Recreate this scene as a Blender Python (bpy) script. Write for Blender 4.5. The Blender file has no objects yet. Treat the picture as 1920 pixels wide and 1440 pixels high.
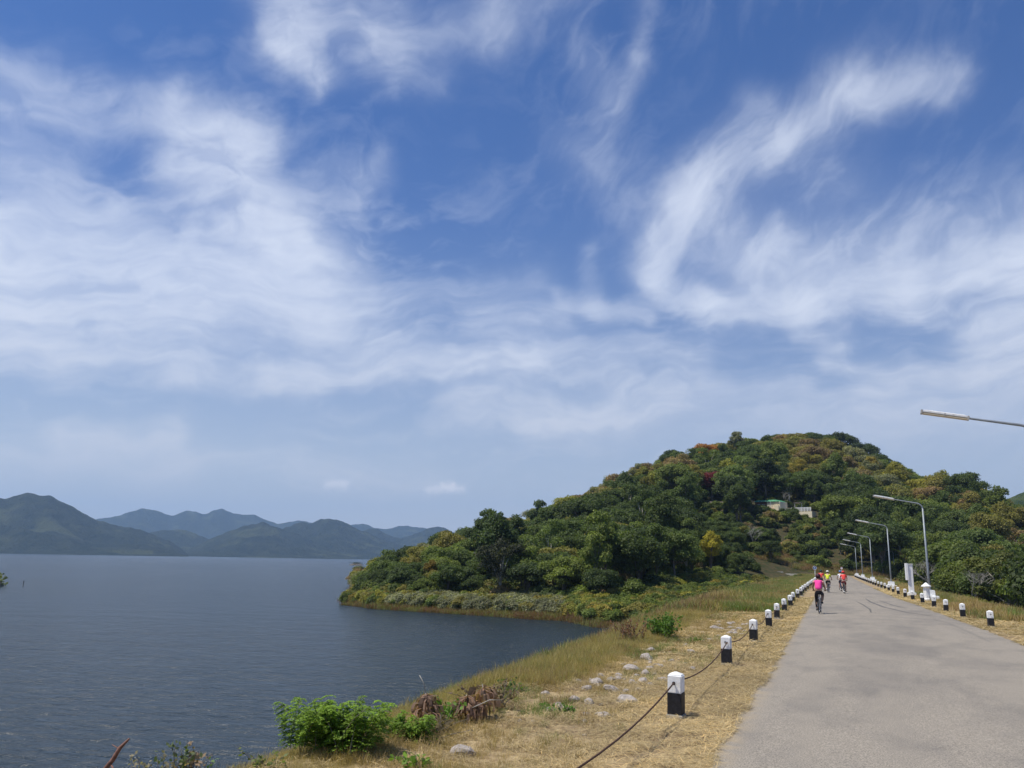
import bpy, math, random
import numpy as np
from mathutils import Vector, Matrix, Euler

S = bpy.context.scene
C = S.collection
R = math.radians
random.seed(7)
rng = np.random.default_rng(11)

# ------------------------------------------------------------------ camera
CAM_H = 2.1
f_px = 1545.0
pitch, yaw, roll = math.atan(330 / f_px), R(21.0), R(1.05)
fw = Vector((-math.sin(yaw) * math.cos(pitch), math.cos(yaw) * math.cos(pitch), math.sin(pitch)))
r0 = Vector((math.cos(yaw), math.sin(yaw), 0)); u0 = r0.cross(fw)
rt = r0 * math.cos(roll) + u0 * math.sin(roll)
up = -r0 * math.sin(roll) + u0 * math.cos(roll)
cd = bpy.data.cameras.new('camera'); cam = bpy.data.objects.new('camera', cd); C.objects.link(cam)
cd.sensor_width = 36.0; cd.lens = f_px / 1920 * 36.0; cd.clip_start = 0.1; cd.clip_end = 40000
cam.matrix_world = Matrix(((rt.x, up.x, -fw.x, 0), (rt.y, up.y, -fw.y, 0), (rt.z, up.z, -fw.z, CAM_H), (0, 0, 0, 1)))
S.camera = cam

# ------------------------------------------------------------------ light, sky, exposure
SUN = Vector((-0.38, -0.24, 1.0)).normalized()          # direction towards the sun
sl = bpy.data.lights.new('sun', 'SUN'); so = bpy.data.objects.new('sun', sl); C.objects.link(so)
sl.energy = 4.8; sl.angle = R(0.53); sl.color = (1.0, 0.94, 0.82)
so.rotation_euler = (-SUN).to_track_quat('-Z', 'Y').to_euler()
S.view_settings.view_transform = 'Standard'; S.view_settings.look = 'None'
S.view_settings.gamma = 1; S.view_settings.exposure = 0.0; S.view_settings.use_curve_mapping = False
S.cycles.max_bounces = 6; S.cycles.diffuse_bounces = 3; S.cycles.glossy_bounces = 2
S.cycles.transmission_bounces = 2; S.cycles.volume_bounces = 1
S.cycles.use_denoising = True
S.cycles.sample_clamp_indirect = 4.0

W = bpy.data.worlds.new('World'); S.world = W; W.use_nodes = True
nt = W.node_tree; nt.nodes.clear()


class NB:
    """short-hand for building node trees"""
    def __init__(s, nt): s.nt = nt
    def n(s, t, **k):
        nd = s.nt.nodes.new(t)
        for a, b in k.items(): setattr(nd, a, b)
        return nd
    def link(s, a, b): s.nt.links.new(a, b)
    def put(s, sock, v):
        if isinstance(v, bpy.types.NodeSocket): s.link(v, sock)
        else: sock.default_value = v
    def m(s, op, a, b=None, c=None, clamp=False):
        nd = s.n('ShaderNodeMath', operation=op, use_clamp=clamp)
        s.put(nd.inputs[0], a)
        if b is not None: s.put(nd.inputs[1], b)
        if c is not None: s.put(nd.inputs[2], c)
        return nd.outputs[0]
    def v(s, op, a, b=None, out=0, scale=None):
        nd = s.n('ShaderNodeVectorMath', operation=op)
        s.put(nd.inputs[0], a)
        if b is not None: s.put(nd.inputs[1], b)
        if scale is not None: s.put(nd.inputs['Scale'], scale)
        return nd.outputs[out]
    def noise(s, vec, scale, detail=4, rough=0.55, dist=0.0, out=0, dim='3D'):
        nd = s.n('ShaderNodeTexNoise', noise_dimensions=dim)
        if vec is not None: s.link(vec, nd.inputs['Vector'])
        nd.inputs['Scale'].default_value = scale; nd.inputs['Detail'].default_value = detail
        nd.inputs['Roughness'].default_value = rough; nd.inputs['Distortion'].default_value = dist
        return nd.outputs[out]
    def rng(s, val, a, b, c=0.0, d=1.0, smooth=True):
        nd = s.n('ShaderNodeMapRange', interpolation_type='SMOOTHSTEP' if smooth else 'LINEAR')
        s.put(nd.inputs[0], val)
        for i, x in enumerate((a, b, c, d)): nd.inputs[i + 1].default_value = x
        return nd.outputs[0]
    def mix(s, fac, a, b, mode='MIX'):
        nd = s.n('ShaderNodeMix', data_type='RGBA', blend_type=mode)
        s.put(nd.inputs[0], fac)
        for i, x in ((6, a), (7, b)):
            if isinstance(x, tuple) and len(x) == 3: x = (*x, 1)
            s.put(nd.inputs[i], x)
        return nd.outputs[2]
    def mapping(s, vec, scale=(1, 1, 1), rot=(0, 0, 0), loc=(0, 0, 0)):
        nd = s.n('ShaderNodeMapping'); s.link(vec, nd.inputs[0])
        nd.inputs['Location'].default_value = loc; nd.inputs['Rotation'].default_value = rot
        nd.inputs['Scale'].default_value = scale
        return nd.outputs[0]


b = NB(nt)
sky = b.n('ShaderNodeTexSky', sky_type='NISHITA')
sky.sun_disc = False
sky.sun_elevation = math.asin(SUN.z); sky.sun_rotation = math.atan2(SUN.x, SUN.y)
sky.altitude = 100; sky.air_density = 1.0; sky.dust_density = 0.6; sky.ozone_density = 3.0
SKY_STR = 0.115
# cirrus: soft strands laid along arcs of (azimuth, elevation) in degrees, broken up by fibrous noise
tc = b.n('ShaderNodeTexCoord')
sep = b.n('ShaderNodeSeparateXYZ'); b.link(tc.outputs['Generated'], sep.inputs[0])
az = b.m('MULTIPLY', b.m('ARCTAN2', sep.outputs[0], sep.outputs[1]), 57.2958)
el = b.m('MULTIPLY', b.m('ARCSINE', sep.outputs[2]), 57.2958)
cmb = b.n('ShaderNodeCombineXYZ'); b.link(az, cmb.inputs[0]); b.link(el, cmb.inputs[1])
P = cmb.outputs[0]
H3 = (0.5, 0.5, 0.5)
w1 = b.v('SUBTRACT', b.noise(P, 0.10, 3, 0.5, out=1), H3)
w2 = b.v('SUBTRACT', b.noise(P, 0.33, 4, 0.5, out=1), H3)
w3 = b.v('SUBTRACT', b.noise(P, 1.6, 4, 0.6, out=1), H3)
Pw = b.v('ADD', b.v('ADD', b.v('ADD', P, b.v('SCALE', w1, scale=2.6)), b.v('SCALE', w2, scale=2.0)), b.v('SCALE', w3, scale=0.25))
Pw = b.v('MULTIPLY', Pw, (1, 1, 0))
STRANDS = [(-42.7, 25.2, -38.0, 20.8, 2.6, 0.75), (-45.1, 24.8, -40.4, 27.0, 1.7, 0.45), (-54.3, 16.5, -36.4, 19.2, 3.4, 0.75), (-54.6, 19.0, -45.5, 19.4, 2.3, 0.45), (-53.9, 14.0, -34.7, 16.5, 2.2, 0.6), (-55.7, 26.1, -45.5, 28.0, 1.5, 0.35), (-45.5, 28.0, -40.0, 26.4, 1.3, 0.35), (-55.1, 22.3, -51.9, 22.4, 1.8, 0.35), (-55.9, 27.5, -51.4, 27.5, 1.6, 0.2), (-34.9, 19.4, -31.0, 15.4, 2.4, 0.32), (-53.7, 12.5, -43.1, 11.8, 1.24, 0.45), (-43.1, 11.8, -34.4, 11.5, 1.06, 0.4), (-38.0, 12.3, -19.5, 13.2, 1.1, 0.55), (-34.6, 14.4, -8.3, 13.4, 1.5, 0.38), (-23.4, 16.4, -17.6, 16.5, 1.0, 0.42), (-31.1, 17.5, -19.6, 18.7, 1.3, 0.22), (-39.2, 33.6, -35.9, 31.4, 1.1, 0.5), (-37.8, 34.7, -31.4, 34.6, 2.2, 0.38), (-32.1, 33.3, -22.8, 36.1, 1.6, 0.25), (-30.5, 31.2, -27.1, 31.9, 1.0, 0.12), (-35.8, 25.2, -31.2, 25.9, 1.2, 0.16), (-33.0, 24.0, -31.4, 26.6, 0.8, 0.12), (-10.9, 37.5, -11.6, 33.1, 0.8, 0.16), (-11.6, 33.1, -15.2, 27.6, 0.9, 0.2), (-15.9, 34.5, -13.2, 30.8, 1.2, 0.13), (-16.5, 28.5, -12.0, 24.5, 2.2, 0.12), (-15.5, 21.3, -15.2, 17.0, 0.7, 0.15), (-10.6, 21.1, -7.9, 24.8, 1.8, 0.45), (-7.9, 24.8, -2.2, 28.0, 1.9, 0.42), (-2.2, 28.0, 3.3, 29.4, 1.9, 0.36), (3.3, 29.7, 9.2, 29.4, 1.3, 0.42), (-8.7, 24.2, -6.0, 25.7, 0.9, 0.32), (-10.6, 22.2, -10.8, 18.6, 1.1, 0.45), (-10.8, 18.6, -7.1, 17.0, 1.1, 0.6), (-7.0, 17.3, -1.0, 17.1, 1.15, 0.9), (-1.0, 17.1, 5.6, 17.0, 1.2, 1.0), (5.6, 17.3, 12.2, 17.8, 1.4, 1.05), (-4.4, 20.0, 12.2, 18.4, 1.7, 0.4), (4.0, 20.8, 12.5, 21.7, 2.0, 0.22), (-7.5, 22.3, -1.6, 19.4, 2.3, 0.42), (-6.0, 26.5, 2.0, 24.0, 2.6, 0.14), (-3.9, 30.8, -2.7, 30.6, 1.0, 0.14), (-1.1, 15.2, 1.5, 14.3, 0.75, 0.45), (9.0, 14.2, 11.9, 14.5, 1.3, 0.55), (9.7, 12.5, 11.7, 13.0, 1.7, 0.5), (0.4, 12.7, 11.5, 11.2, 0.75, 0.5), (2.6, 10.8, 11.5, 10.5, 0.85, 0.42), (-17.6, 18.0, -11.9, 16.5, 0.75, 0.42), (-25.1, 10.5, 11.3, 8.6, 1.6, 0.45), (-19.4, 9.1, -10.2, 9.9, 1.2, 0.4), (-13.8, 11.7, -1.3, 11.0, 0.9, 0.28), (-49.3, 6.6, -43.3, 7.4, 1.0, 0.9), (-52.8, 5.2, -42.4, 5.2, 1.0, 0.42), (-43, 6.0, -26.8, 5.6, 1.1, 0.3),
           (12.2, 17.6, 24.0, 19.5, 1.8, 0.6), (11.7, 13.0, 26.0, 12.0, 1.9, 0.45), (-54.3, 16.5, -68.0, 15.0, 3.0, 0.6), (-22.8, 36.1, -12.0, 41.0, 1.8, 0.25), (-37.8, 34.7, -42.0, 43.0, 2.2, 0.4)]
CUMULI = [(-33.4, 4.75, -32.3, 4.75, 0.30, 0.9), (-26.6, 4.6, -24.3, 4.75, 0.26, 0.9), (-25.6, 5.0, -25.0, 5.0, 0.25, 0.9)]


def strand(p, t):
    ax, ay, bx, by, w, a = t
    dx, dy = bx - ax, by - ay; L2 = dx * dx + dy * dy
    rel = b.v('SUBTRACT', p, (ax, ay, 0))
    h = b.m('MULTIPLY', b.v('DOT_PRODUCT', rel, (dx, dy, 0), out=1), 1 / L2, clamp=True)
    q = b.v('SUBTRACT', rel, b.v('SCALE', (dx, dy, 0), scale=h))
    d2 = b.v('DOT_PRODUCT', q, q, out=1)
    return b.m('MULTIPLY', b.m('EXPONENT', b.m('MULTIPLY', d2, -1 / (w * w))), a)


acc = None; Pq = Pw
for i, t in enumerate(STRANDS):
    g = strand(Pq, t); acc = g if acc is None else b.m('ADD', acc, g)
    if i % 10 == 9: Pq = b.v('MULTIPLY_ADD', acc, (0, 0, 0)); b.link(Pw, Pq.node.inputs[2])      # keeps the shader's working memory small
# fibres: long streaks, level in the west and slanting up to the right in the east, bent by the large warp
Pf = b.v('ADD', b.v('ADD', P, b.v('SCALE', w1, scale=7.5)), b.v('SCALE', w2, scale=0.7))
Pf = b.v('ADD', Pf, b.v('SCALE', w3, scale=0.12))
def streak(ang, sx, sy, sc, det, seed): return b.noise(b.mapping(b.mapping(Pf, rot=(0, 0, R(-ang))), (sx, sy, 1), (0, 0, 0), (seed, seed * 2, 0)), sc, det, 0.54)
east = b.rng(az, -30, -12)
sw = streak(6, 0.09, 0.45, 1.0, 5, 3); se = streak(50, 0.11, 0.5, 1.0, 5, 8); sf = streak(20, 0.35, 2.2, 1.0, 5, 14)
st_ = b.m('ADD', b.m('MULTIPLY', sw, b.m('SUBTRACT', 1.0, east)), b.m('MULTIPLY', se, east))
low = b.rng(el, 22, 15)
slow = streak(3, 0.07, 0.8, 1.0, 6, 21)
st_ = b.m('ADD', b.m('MULTIPLY', st_, b.m('SUBTRACT', 1.0, low)), b.m('MULTIPLY', slow, low))
fib = b.m('ADD', b.m('MULTIPLY', st_, 0.88), b.m('MULTIPLY', sf, 0.12))
tex = b.rng(fib, 0.34, 0.66, 0.5, 1.4, smooth=False)
veil = b.m('MULTIPLY', b.m('MULTIPLY', b.rng(fib, 0.44, 0.74), b.rng(el, 20, 30, 1.0, 0.35)), b.rng(b.noise(P, 0.07, 3, 0.5), 0.36, 0.6, 0.07, 0.28))
lowveil = b.m('MULTIPLY', b.m('EXPONENT', b.m('MULTIPLY', b.m('MAXIMUM', b.m('SUBTRACT', el, 2.0), 0.0), -0.16)), 1.05)
acc = b.m('ADD', b.m('ADD', b.m('MULTIPLY', acc, tex), veil), lowveil)
alpha = b.m('SUBTRACT', 1.0, b.m('EXPONENT', b.m('MULTIPLY', acc, -1.25)))
cu = None
Pc = b.v('MULTIPLY', b.v('ADD', P, b.v('SCALE', w3, scale=0.7)), (1, 1, 0))
for t in CUMULI:
    g = strand(Pc, t); cu = g if cu is None else b.m('ADD', cu, g)
skycol = b.mix(1.0, sky.outputs[0], b.mix(b.rng(el, 3, 26), (0.70, 0.76, 0.86), (0.27, 0.535, 0.93)), 'MULTIPLY')
cloudcol = b.mix(b.rng(el, 2, 20), (7.1, 7.1, 7.5), (7.2, 7.7, 8.8))
col = b.mix(b.m('MULTIPLY', alpha, 0.93), skycol, cloudcol)
col = b.mix(b.m('MULTIPLY', cu, 0.8, clamp=True), col, (8.3, 8.2, 8.5))
bg = b.n('ShaderNodeBackground'); b.link(col, bg.inputs[0]); bg.inputs[1].default_value = SKY_STR
wo = b.n('ShaderNodeOutputWorld'); b.link(bg.outputs[0], wo.inputs[0])
W.cycles.sampling_method = 'MANUAL'; W.cycles.sample_map_resolution = 512

# ------------------------------------------------------------------ helpers
def tag(o, label=None, cat=None, group=None, kind=None):
    if label: o['label'] = label
    if cat: o['category'] = cat
    if group: o['group'] = group
    if kind: o['kind'] = kind
    return o


def fast_mesh(name, verts, faces, mats=(), attrs=None, fmat=None, smooth=False):
    """verts (N,3), faces (M,k) with k constant, or list of such arrays"""
    me = bpy.data.meshes.new(name)
    verts = np.asarray(verts, dtype=np.float32).reshape(-1, 3)
    fl = faces if isinstance(faces, list) else [faces]
    fl = [np.asarray(q, dtype=np.int32) for q in fl if len(q)]
    idx = np.concatenate([q.ravel() for q in fl])
    tot = np.concatenate([np.full(len(q), q.shape[1], dtype=np.int32) for q in fl])
    st = np.concatenate(([0], np.cumsum(tot)[:-1])).astype(np.int32)
    me.vertices.add(len(verts)); me.vertices.foreach_set('co', verts.ravel())
    me.loops.add(len(idx)); me.loops.foreach_set('vertex_index', idx)
    me.polygons.add(len(tot)); me.polygons.foreach_set('loop_start', st); me.polygons.foreach_set('loop_total', tot)
    if fmat is not None: me.polygons.foreach_set('material_index', np.asarray(fmat, dtype=np.int32))
    me.polygons.foreach_set('use_smooth', np.full(len(tot), bool(smooth)))
    for k, v in (attrs or {}).items():
        v = np.asarray(v, dtype=np.float32)
        if v.ndim == 1:
            a = me.attributes.new(k, 'FLOAT', 'POINT'); a.data.foreach_set('value', v)
        else:
            a = me.attributes.new(k, 'FLOAT_VECTOR', 'POINT'); a.data.foreach_set('vector', v.ravel())
    me.update(); me.validate(clean_customdata=False)
    for m in mats: me.materials.append(m)
    return me


def obj(name, me, parent=None, loc=None):
    o = bpy.data.objects.new(name, me); C.objects.link(o)
    if parent: o.parent = parent
    if loc is not None: o.location = loc
    return o


def empty(name, loc=(0, 0, 0), rz=0.0, **k):
    o = bpy.data.objects.new(name, None); C.objects.link(o); o.empty_display_size = 0.2
    o.location = loc; o.rotation_euler = (0, 0, rz)
    return tag(o, **k)


def copy_tree(o, parent=None):
    c = o.copy(); C.objects.link(c)
    if parent: c.parent = parent
    for ch in list(o.children): copy_tree(ch, c)
    return c


class MB:
    """collects simple solids into one mesh"""
    def __init__(s): s.v = []; s.f = []; s.n = 0
    def add(s, v, f):
        v = np.asarray(v, float); s.v.append(v); s.f += [[i + s.n for i in q] for q in f]; s.n += len(v); return s
    def box(s, c, d, taper=1.0, rz=0.0, M=None):
        x, y, z = [q / 2 for q in d]; t = taper
        v = np.array([(-x, -y, -z), (x, -y, -z), (x, y, -z), (-x, y, -z), (-x * t, -y * t, z), (x * t, -y * t, z), (x * t, y * t, z), (-x * t, y * t, z)])
        if M is not None: v = v @ np.array(M).T
        if rz: cs, sn = math.cos(rz), math.sin(rz); v = np.c_[v[:, 0] * cs - v[:, 1] * sn, v[:, 0] * sn + v[:, 1] * cs, v[:, 2]]
        return s.add(v + np.array(c), [(0, 3, 2, 1), (4, 5, 6, 7), (0, 1, 5, 4), (1, 2, 6, 5), (2, 3, 7, 6), (3, 0, 4, 7)])
    def tube(s, pts, rad, n=6, cap=True, closed=False):
        pts = [Vector(p) for p in pts]; k = len(pts)
        rad = [rad] * k if not hasattr(rad, '__len__') else rad
        V = []; ref = None
        for i, p in enumerate(pts):
            if closed: d = pts[(i + 1) % k] - pts[i - 1]
            else: d = (pts[min(i + 1, k - 1)] - pts[max(i - 1, 0)])
            d.normalize()
            if ref is None: ref = Vector((0, 0, 1)) if abs(d.z) < 0.9 else Vector((1, 0, 0))
            a = (ref - d * ref.dot(d)); a.normalize(); ref = a; bb = d.cross(a)
            for j in range(n):
                t = 2 * math.pi * j / n
                V.append(p + (a * math.cos(t) + bb * math.sin(t)) * rad[i])
        F = []
        for i in range(k if closed else k - 1):
            i2 = (i + 1) % k
            for j in range(n):
                F.append((i * n + j, i * n + (j + 1) % n, i2 * n + (j + 1) % n, i2 * n + j))
        if cap and not closed: F += [tuple(range(n))[::-1], tuple((k - 1) * n + j for j in range(n))]
        return s.add([tuple(v) for v in V], F)
    def lathe(s, prof, n=12, c=(0, 0, 0), rot=0.0):
        V = []; F = []
        for r, z in prof:
            for j in range(n): t = 2 * math.pi * j / n + rot; V.append((c[0] + r * math.cos(t), c[1] + r * math.sin(t), c[2] + z))
        for i in range(len(prof) - 1):
            for j in range(n): F.append((i * n + j, i * n + (j + 1) % n, (i + 1) * n + (j + 1) % n, (i + 1) * n + j))
        F += [tuple(range(n))[::-1], tuple((len(prof) - 1) * n + j for j in range(n))]
        return s.add(V, F)
    def mesh(s, name, mat, smooth=False, bevel=0.0):
        me = bpy.data.meshes.new(name); me.from_pydata([tuple(map(float, q)) for q in np.concatenate(s.v)], [], s.f); me.update()
        me.materials.append(mat)
        if bevel:
            import bmesh
            bm = bmesh.new(); bm.from_mesh(me)
            bmesh.ops.bevel(bm, geom=bm.edges[:], offset=bevel, segments=2, affect='EDGES'); bm.to_mesh(me); bm.free()
        me.polygons.foreach_set('use_smooth', [smooth] * len(me.polygons))
        return me
    def build(s, name, mat, parent=None, smooth=False, bevel=0.0):
        return obj(name, s.mesh(name, mat, smooth, bevel), parent)


def hash2(ix, iy, seed):
    h = (ix * 374761393 + iy * 668265263 + seed * 1442695041) & 0xffffffff
    h = ((h ^ (h >> 13)) * 1274126177) & 0xffffffff
    return ((h ^ (h >> 16)) & 0xffff) / 65535.0


def vnoise(x, y, seed=0):
    x = np.asarray(x, float); y = np.asarray(y, float)
    ix = np.floor(x).astype(np.int64); iy = np.floor(y).astype(np.int64)
    fx = x - ix; fy = y - iy; fx = fx * fx * (3 - 2 * fx); fy = fy * fy * (3 - 2 * fy)
    a = hash2(ix, iy, seed); bq = hash2(ix + 1, iy, seed); c = hash2(ix, iy + 1, seed); d = hash2(ix + 1, iy + 1, seed)
    return (a + (bq - a) * fx) * (1 - fy) + (c + (d - c) * fx) * fy


def fbm(x, y, oct=4, seed=0, gain=0.5):
    s = 0; a = 1; t = 0
    for i in range(oct):
        s = s + a * (vnoise(x * 2 ** i + 13.7 * i, y * 2 ** i + 7.3 * i, seed + i) - 0.5); t += a; a *= gain
    return s / t * 2          # about -1..1


# ------------------------------------------------------------------ materials
MATS = {}
def mat(name, col=(0.5, 0.5, 0.5), rough=0.8, metal=0.0, vary=0.15, vscale=8.0, bump=0.0, bscale=40.0, spec=0.3, dirt=None):
    m = bpy.data.materials.new(name); m.use_nodes = True; q = NB(m.node_tree); q.nt.nodes.clear()
    p = q.n('ShaderNodeBsdfPrincipled'); o = q.n('ShaderNodeOutputMaterial'); q.link(p.outputs[0], o.inputs[0])
    t = q.n('ShaderNodeTexCoord').outputs['Object']
    n1 = q.noise(t, vscale, 5, 0.6)
    lo = tuple(c * (1 - vary) for c in col); hi = tuple(min(1, c * (1 + vary)) for c in col)
    base = q.mix(q.rng(n1, 0.3, 0.7), lo, hi)
    if dirt: base = q.mix(q.rng(q.noise(t, vscale * 0.6, 6, 0.7), 0.56, 0.72, 0, 0.7), base, dirt)
    q.link(base, p.inputs['Base Color'])
    p.inputs['Roughness'].default_value = rough; p.inputs['Metallic'].default_value = metal
    p.inputs['Specular IOR Level'].default_value = spec
    if bump:
        bn = q.n('ShaderNodeBump'); bn.inputs['Strength'].default_value = bump; bn.inputs['Distance'].default_value = 0.01
        q.link(q.noise(t, bscale, 5, 0.6), bn.inputs['Height']); q.link(bn.outputs[0], p.inputs['Normal'])
    MATS[name] = m
    return m


def leaf_mat(name, transl=0.3, rough=0.6, col=None):
    """foliage: colour from the object's (or instance's) own leaf_color, varied leaf by leaf with 'tint'"""
    m = bpy.data.materials.new(name); m.use_nodes = True; q = NB(m.node_tree); q.nt.nodes.clear()
    o = q.n('ShaderNodeOutputMaterial')
    if col is None:
        a = q.n('ShaderNodeAttribute', attribute_type='INSTANCER', attribute_name='leaf_color').outputs['Color']
    else: a = (*col, 1)
    t = q.n('ShaderNodeAttribute', attribute_type='GEOMETRY', attribute_name='tint').outputs['Fac']
    br = q.m('MULTIPLY_ADD', t, 1.0, 0.5)
    cc = q.mix(1.0, a, q.n('ShaderNodeCombineColor').outputs[0], 'MULTIPLY')
    comb = cc.node.inputs[7].links[0].from_node
    for i in range(3): q.link(br, comb.inputs[i])
    warm = q.mix(q.rng(t, 0.62, 1.0, 0, 0.3), cc, q.mix(1.0, cc, (1.5, 1.15, 0.6), 'MULTIPLY'))
    d = q.n('ShaderNodeBsdfPrincipled'); q.link(warm, d.inputs['Base Color']); d.inputs['Roughness'].default_value = rough
    d.inputs['Specular IOR Level'].default_value = 0.25
    tr = q.n('ShaderNodeBsdfTranslucent'); q.link(q.mix(1.0, warm, (1.2, 1.3, 0.5), 'MULTIPLY'), tr.inputs[0])
    ms = q.n('ShaderNodeMixShader'); ms.inputs[0].default_value = transl
    q.link(d.outputs[0], ms.inputs[1]); q.link(tr.outputs[0], ms.inputs[2]); q.link(ms.outputs[0], o.inputs[0])
    return m


M_leaf = leaf_mat('leaf', 0.38)
M_bark = mat('bark', (0.16, 0.14, 0.115), 0.9, vary=0.35, vscale=3, bump=0.5)
M_bark_pale = mat('pale_bark', (0.34, 0.32, 0.28), 0.9, vary=0.3, vscale=3)
M_white = mat('white_paint', (0.87, 0.87, 0.85), 0.6, vary=0.04, vscale=9, bump=0.3, bscale=30, dirt=(0.50, 0.46, 0.38))
M_black = mat('black_paint', (0.018, 0.018, 0.022), 0.55, vary=0.3, vscale=14, bump=0.3, bscale=30, dirt=(0.06, 0.055, 0.05))
M_conc = mat('concrete', (0.42, 0.40, 0.36), 0.9, vary=0.2, vscale=5, bump=0.5)
M_galv = mat('galvanised_steel', (0.30, 0.33, 0.35), 0.55, 0.4, vary=0.12, vscale=4)
M_rust = mat('rusty_steel', (0.085, 0.045, 0.03), 0.8, 0.2, vary=0.4, vscale=30, bump=0.6, bscale=120)
M_iron = mat('dark_iron', (0.03, 0.028, 0.028), 0.6, 0.4)
M_cream = mat('cream_diffuser', (0.62, 0.52, 0.36), 0.5, vary=0.08)
M_post = mat('worn_white_paint', (0.87, 0.87, 0.85), 0.65, vary=0.06, vscale=13, bump=0.5, bscale=35, dirt=(0.40, 0.36, 0.29))
M_rock = mat('pale_limestone', (0.37, 0.325, 0.285), 0.9, vary=0.35, vscale=7, bump=1.0, bscale=25, dirt=(0.27, 0.22, 0.17))

# ------------------------------------------------------------------ terrain
WATER_Z = -6.4
A_ = [-60, -34, -31.7, -30.6, -30, -29, -27, -25, -22, -19.3, -17, -14.7, -12, -10, -5, 0, 3, 5, 8, 11, 16, 25, 45, 60]
SHORE = [400, 400, 158, 152, 148, 145, 141, 137, 132, 127, 125, 114, 108, 108, 110, 110, 110, 110, 110, 110, 110, 110, 110, 110]
FOOT = [410, 410, 166, 162, 160, 158, 155, 151, 147, 142, 137, 124, 130, 140, 180, 212, 206, 190, 160, 140, 130, 130, 130, 130]
ZFOOT = [-9, -9, -6.0, -5.6, -5.3, -5.1, -5, -5, -5, -5, -5, -5, -4.5, -3.2, -1.2, -0.1, -1.2, -8, -12, -13, -13, -13, -13, -13]
RIDGE = [420, 420, 170, 172, 175, 180, 200, 235, 260, 300, 330, 370, 400, 420, 430, 430, 410, 390, 360, 330, 290, 270, 260, 260]
ZRIDGE = [-9, -9, -6.3, -5.8, -5.2, -4.2, -2.5, 0.0, 3.5, 7.5, 13, 24.5, 35.5, 44, 55, 55, 43, 31, 27.5, 10.5, -4, -8, -11, -12]
BACK = [430, 430, 176, 190, 205, 250, 380, 520, 700, 760, 800, 850, 900, 900, 900, 900, 900, 900, 900, 900, 900, 900, 900, 900]


def XR(y): return np.interp(y, [-50, 30, 50, 65, 90, 140, 205], [4.95, 4.9, 4.5, 4.05, 3.75, 3.45, 3.4])       # right road edge
def XP(y): return np.interp(y, [0, 36, 48, 58, 67, 96, 135, 205], [5.5, 5.4, 5.15, 5.0, 4.75, 4.6, 4.35, 4.1])   # right bollards


def ground(x, y, rough=True):
    x = np.asarray(x, float); y = np.asarray(y, float)
    az = np.degrees(np.arctan2(x, y)); d = np.hypot(x, y)
    T = lambda tb: np.interp(az, A_, tb)
    ds, df, zf, dr, zr, db = T(SHORE), T(FOOT), T(ZFOOT), T(RIDGE), T(ZRIDGE), T(BACK)
    ds = ds + 2.2 * fbm(x / 9, y / 9, 3, 5)
    z = WATER_Z - 0.1 - (ds - d) * 0.22
    z = np.where(d > ds, WATER_Z - 0.1 + (zf - WATER_Z) * np.clip((d - ds) / (df - ds), 0, 1) ** 0.6, z)
    t = np.clip((d - df) / (dr - df), 0, 1)
    bump = fbm(x / 45, y / 45, 3, 9) * 3.0 * np.clip((d - df) / 60, 0, 1)
    hill = zf + (zr - zf) * (0.75 * t + 0.25 * t * t * (3 - 2 * t)) + bump * np.clip(zr / 10, 0.15, 1)
    z = np.where(d > df, hill, z)
    tb = np.clip((d - dr) / np.maximum(db - dr, 5), 0, 1)
    zback = np.where(az < 1, -8.5, -12)
    z = np.where(d > dr, hill + (zback - hill) * tb * tb * (3 - 2 * tb), z)
    z = np.where((az > 0.5) & (d < df) & (x > 0), np.where(az > 4, -13 + 0 * d, np.maximum(z, -13)), z)
    z = np.where((np.abs(az) > 62) | (y < 0), np.where(x > 0, -13.0, -9.5), z)
    z = np.maximum(z, np.where(x > 0, -13.0, -9.5))
    # the dam
    xl = np.interp(y, [0, 12, 17, 24, 31, 60], [-5.2, -5.1, -5.1, -5.2, -5.4, -6.0])
    ul = xl - x; ur = x - (XP(y) + 2.9)
    sl_ = np.where(ul > 0, -ul / 2.65 * (1 - np.exp(-ul * 1.2)), 0.0)
    sr_ = np.where(ur > 0, -ur / 2.2 * (1 - np.exp(-ur * 1.5)), 0.0)
    dam = sl_ + sr_
    dam = np.where(y > 214, dam - np.clip(y - 214, 0, 400) * 0.06, dam)
    dam = np.maximum(dam, np.where(x > 0, -13.0, -9.5))
    z = np.maximum(z, dam)
    if rough:
        off = np.clip(np.maximum(-1.3 - x, x - XR(y)), 0, 4)          # nothing under the road
        a = np.clip((off - 0.1) / 0.8, 0, 1) * np.where(y < 205, 1, 1)
        z = z + a * (0.035 * fbm(x * 1.6, y * 1.6, 3, 21) + 0.02 * fbm(x * 6, y * 6, 2, 22)) - 0.03 * np.clip(off / 0.3, 0, 1)
        far = np.clip((off - 2) / 2, 0, 1)
        z = z + far * (0.10 * fbm(x * 0.7, y * 0.7, 3, 25))
    return z


def gz(x, y): return float(ground(np.array([x]), np.array([y]))[0])


_gx = np.arange(-150, 180, 0.5); _gy = np.arange(-12, 470, 0.5)
_GZ = ground(*np.meshgrid(_gx, _gy, indexing='ij'))


def gq(x, y):
    i = (x + 150) * 2; j = (y + 12) * 2
    if i < 0 or j < 0 or i >= len(_gx) - 1 or j >= len(_gy) - 1: return gz(x, y)
    a = int(i); c = int(j); fx = i - a; fy = j - c
    return float((_GZ[a, c] * (1 - fx) + _GZ[a + 1, c] * fx) * (1 - fy) + (_GZ[a, c + 1] * (1 - fx) + _GZ[a + 1, c + 1] * fx) * fy)


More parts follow.
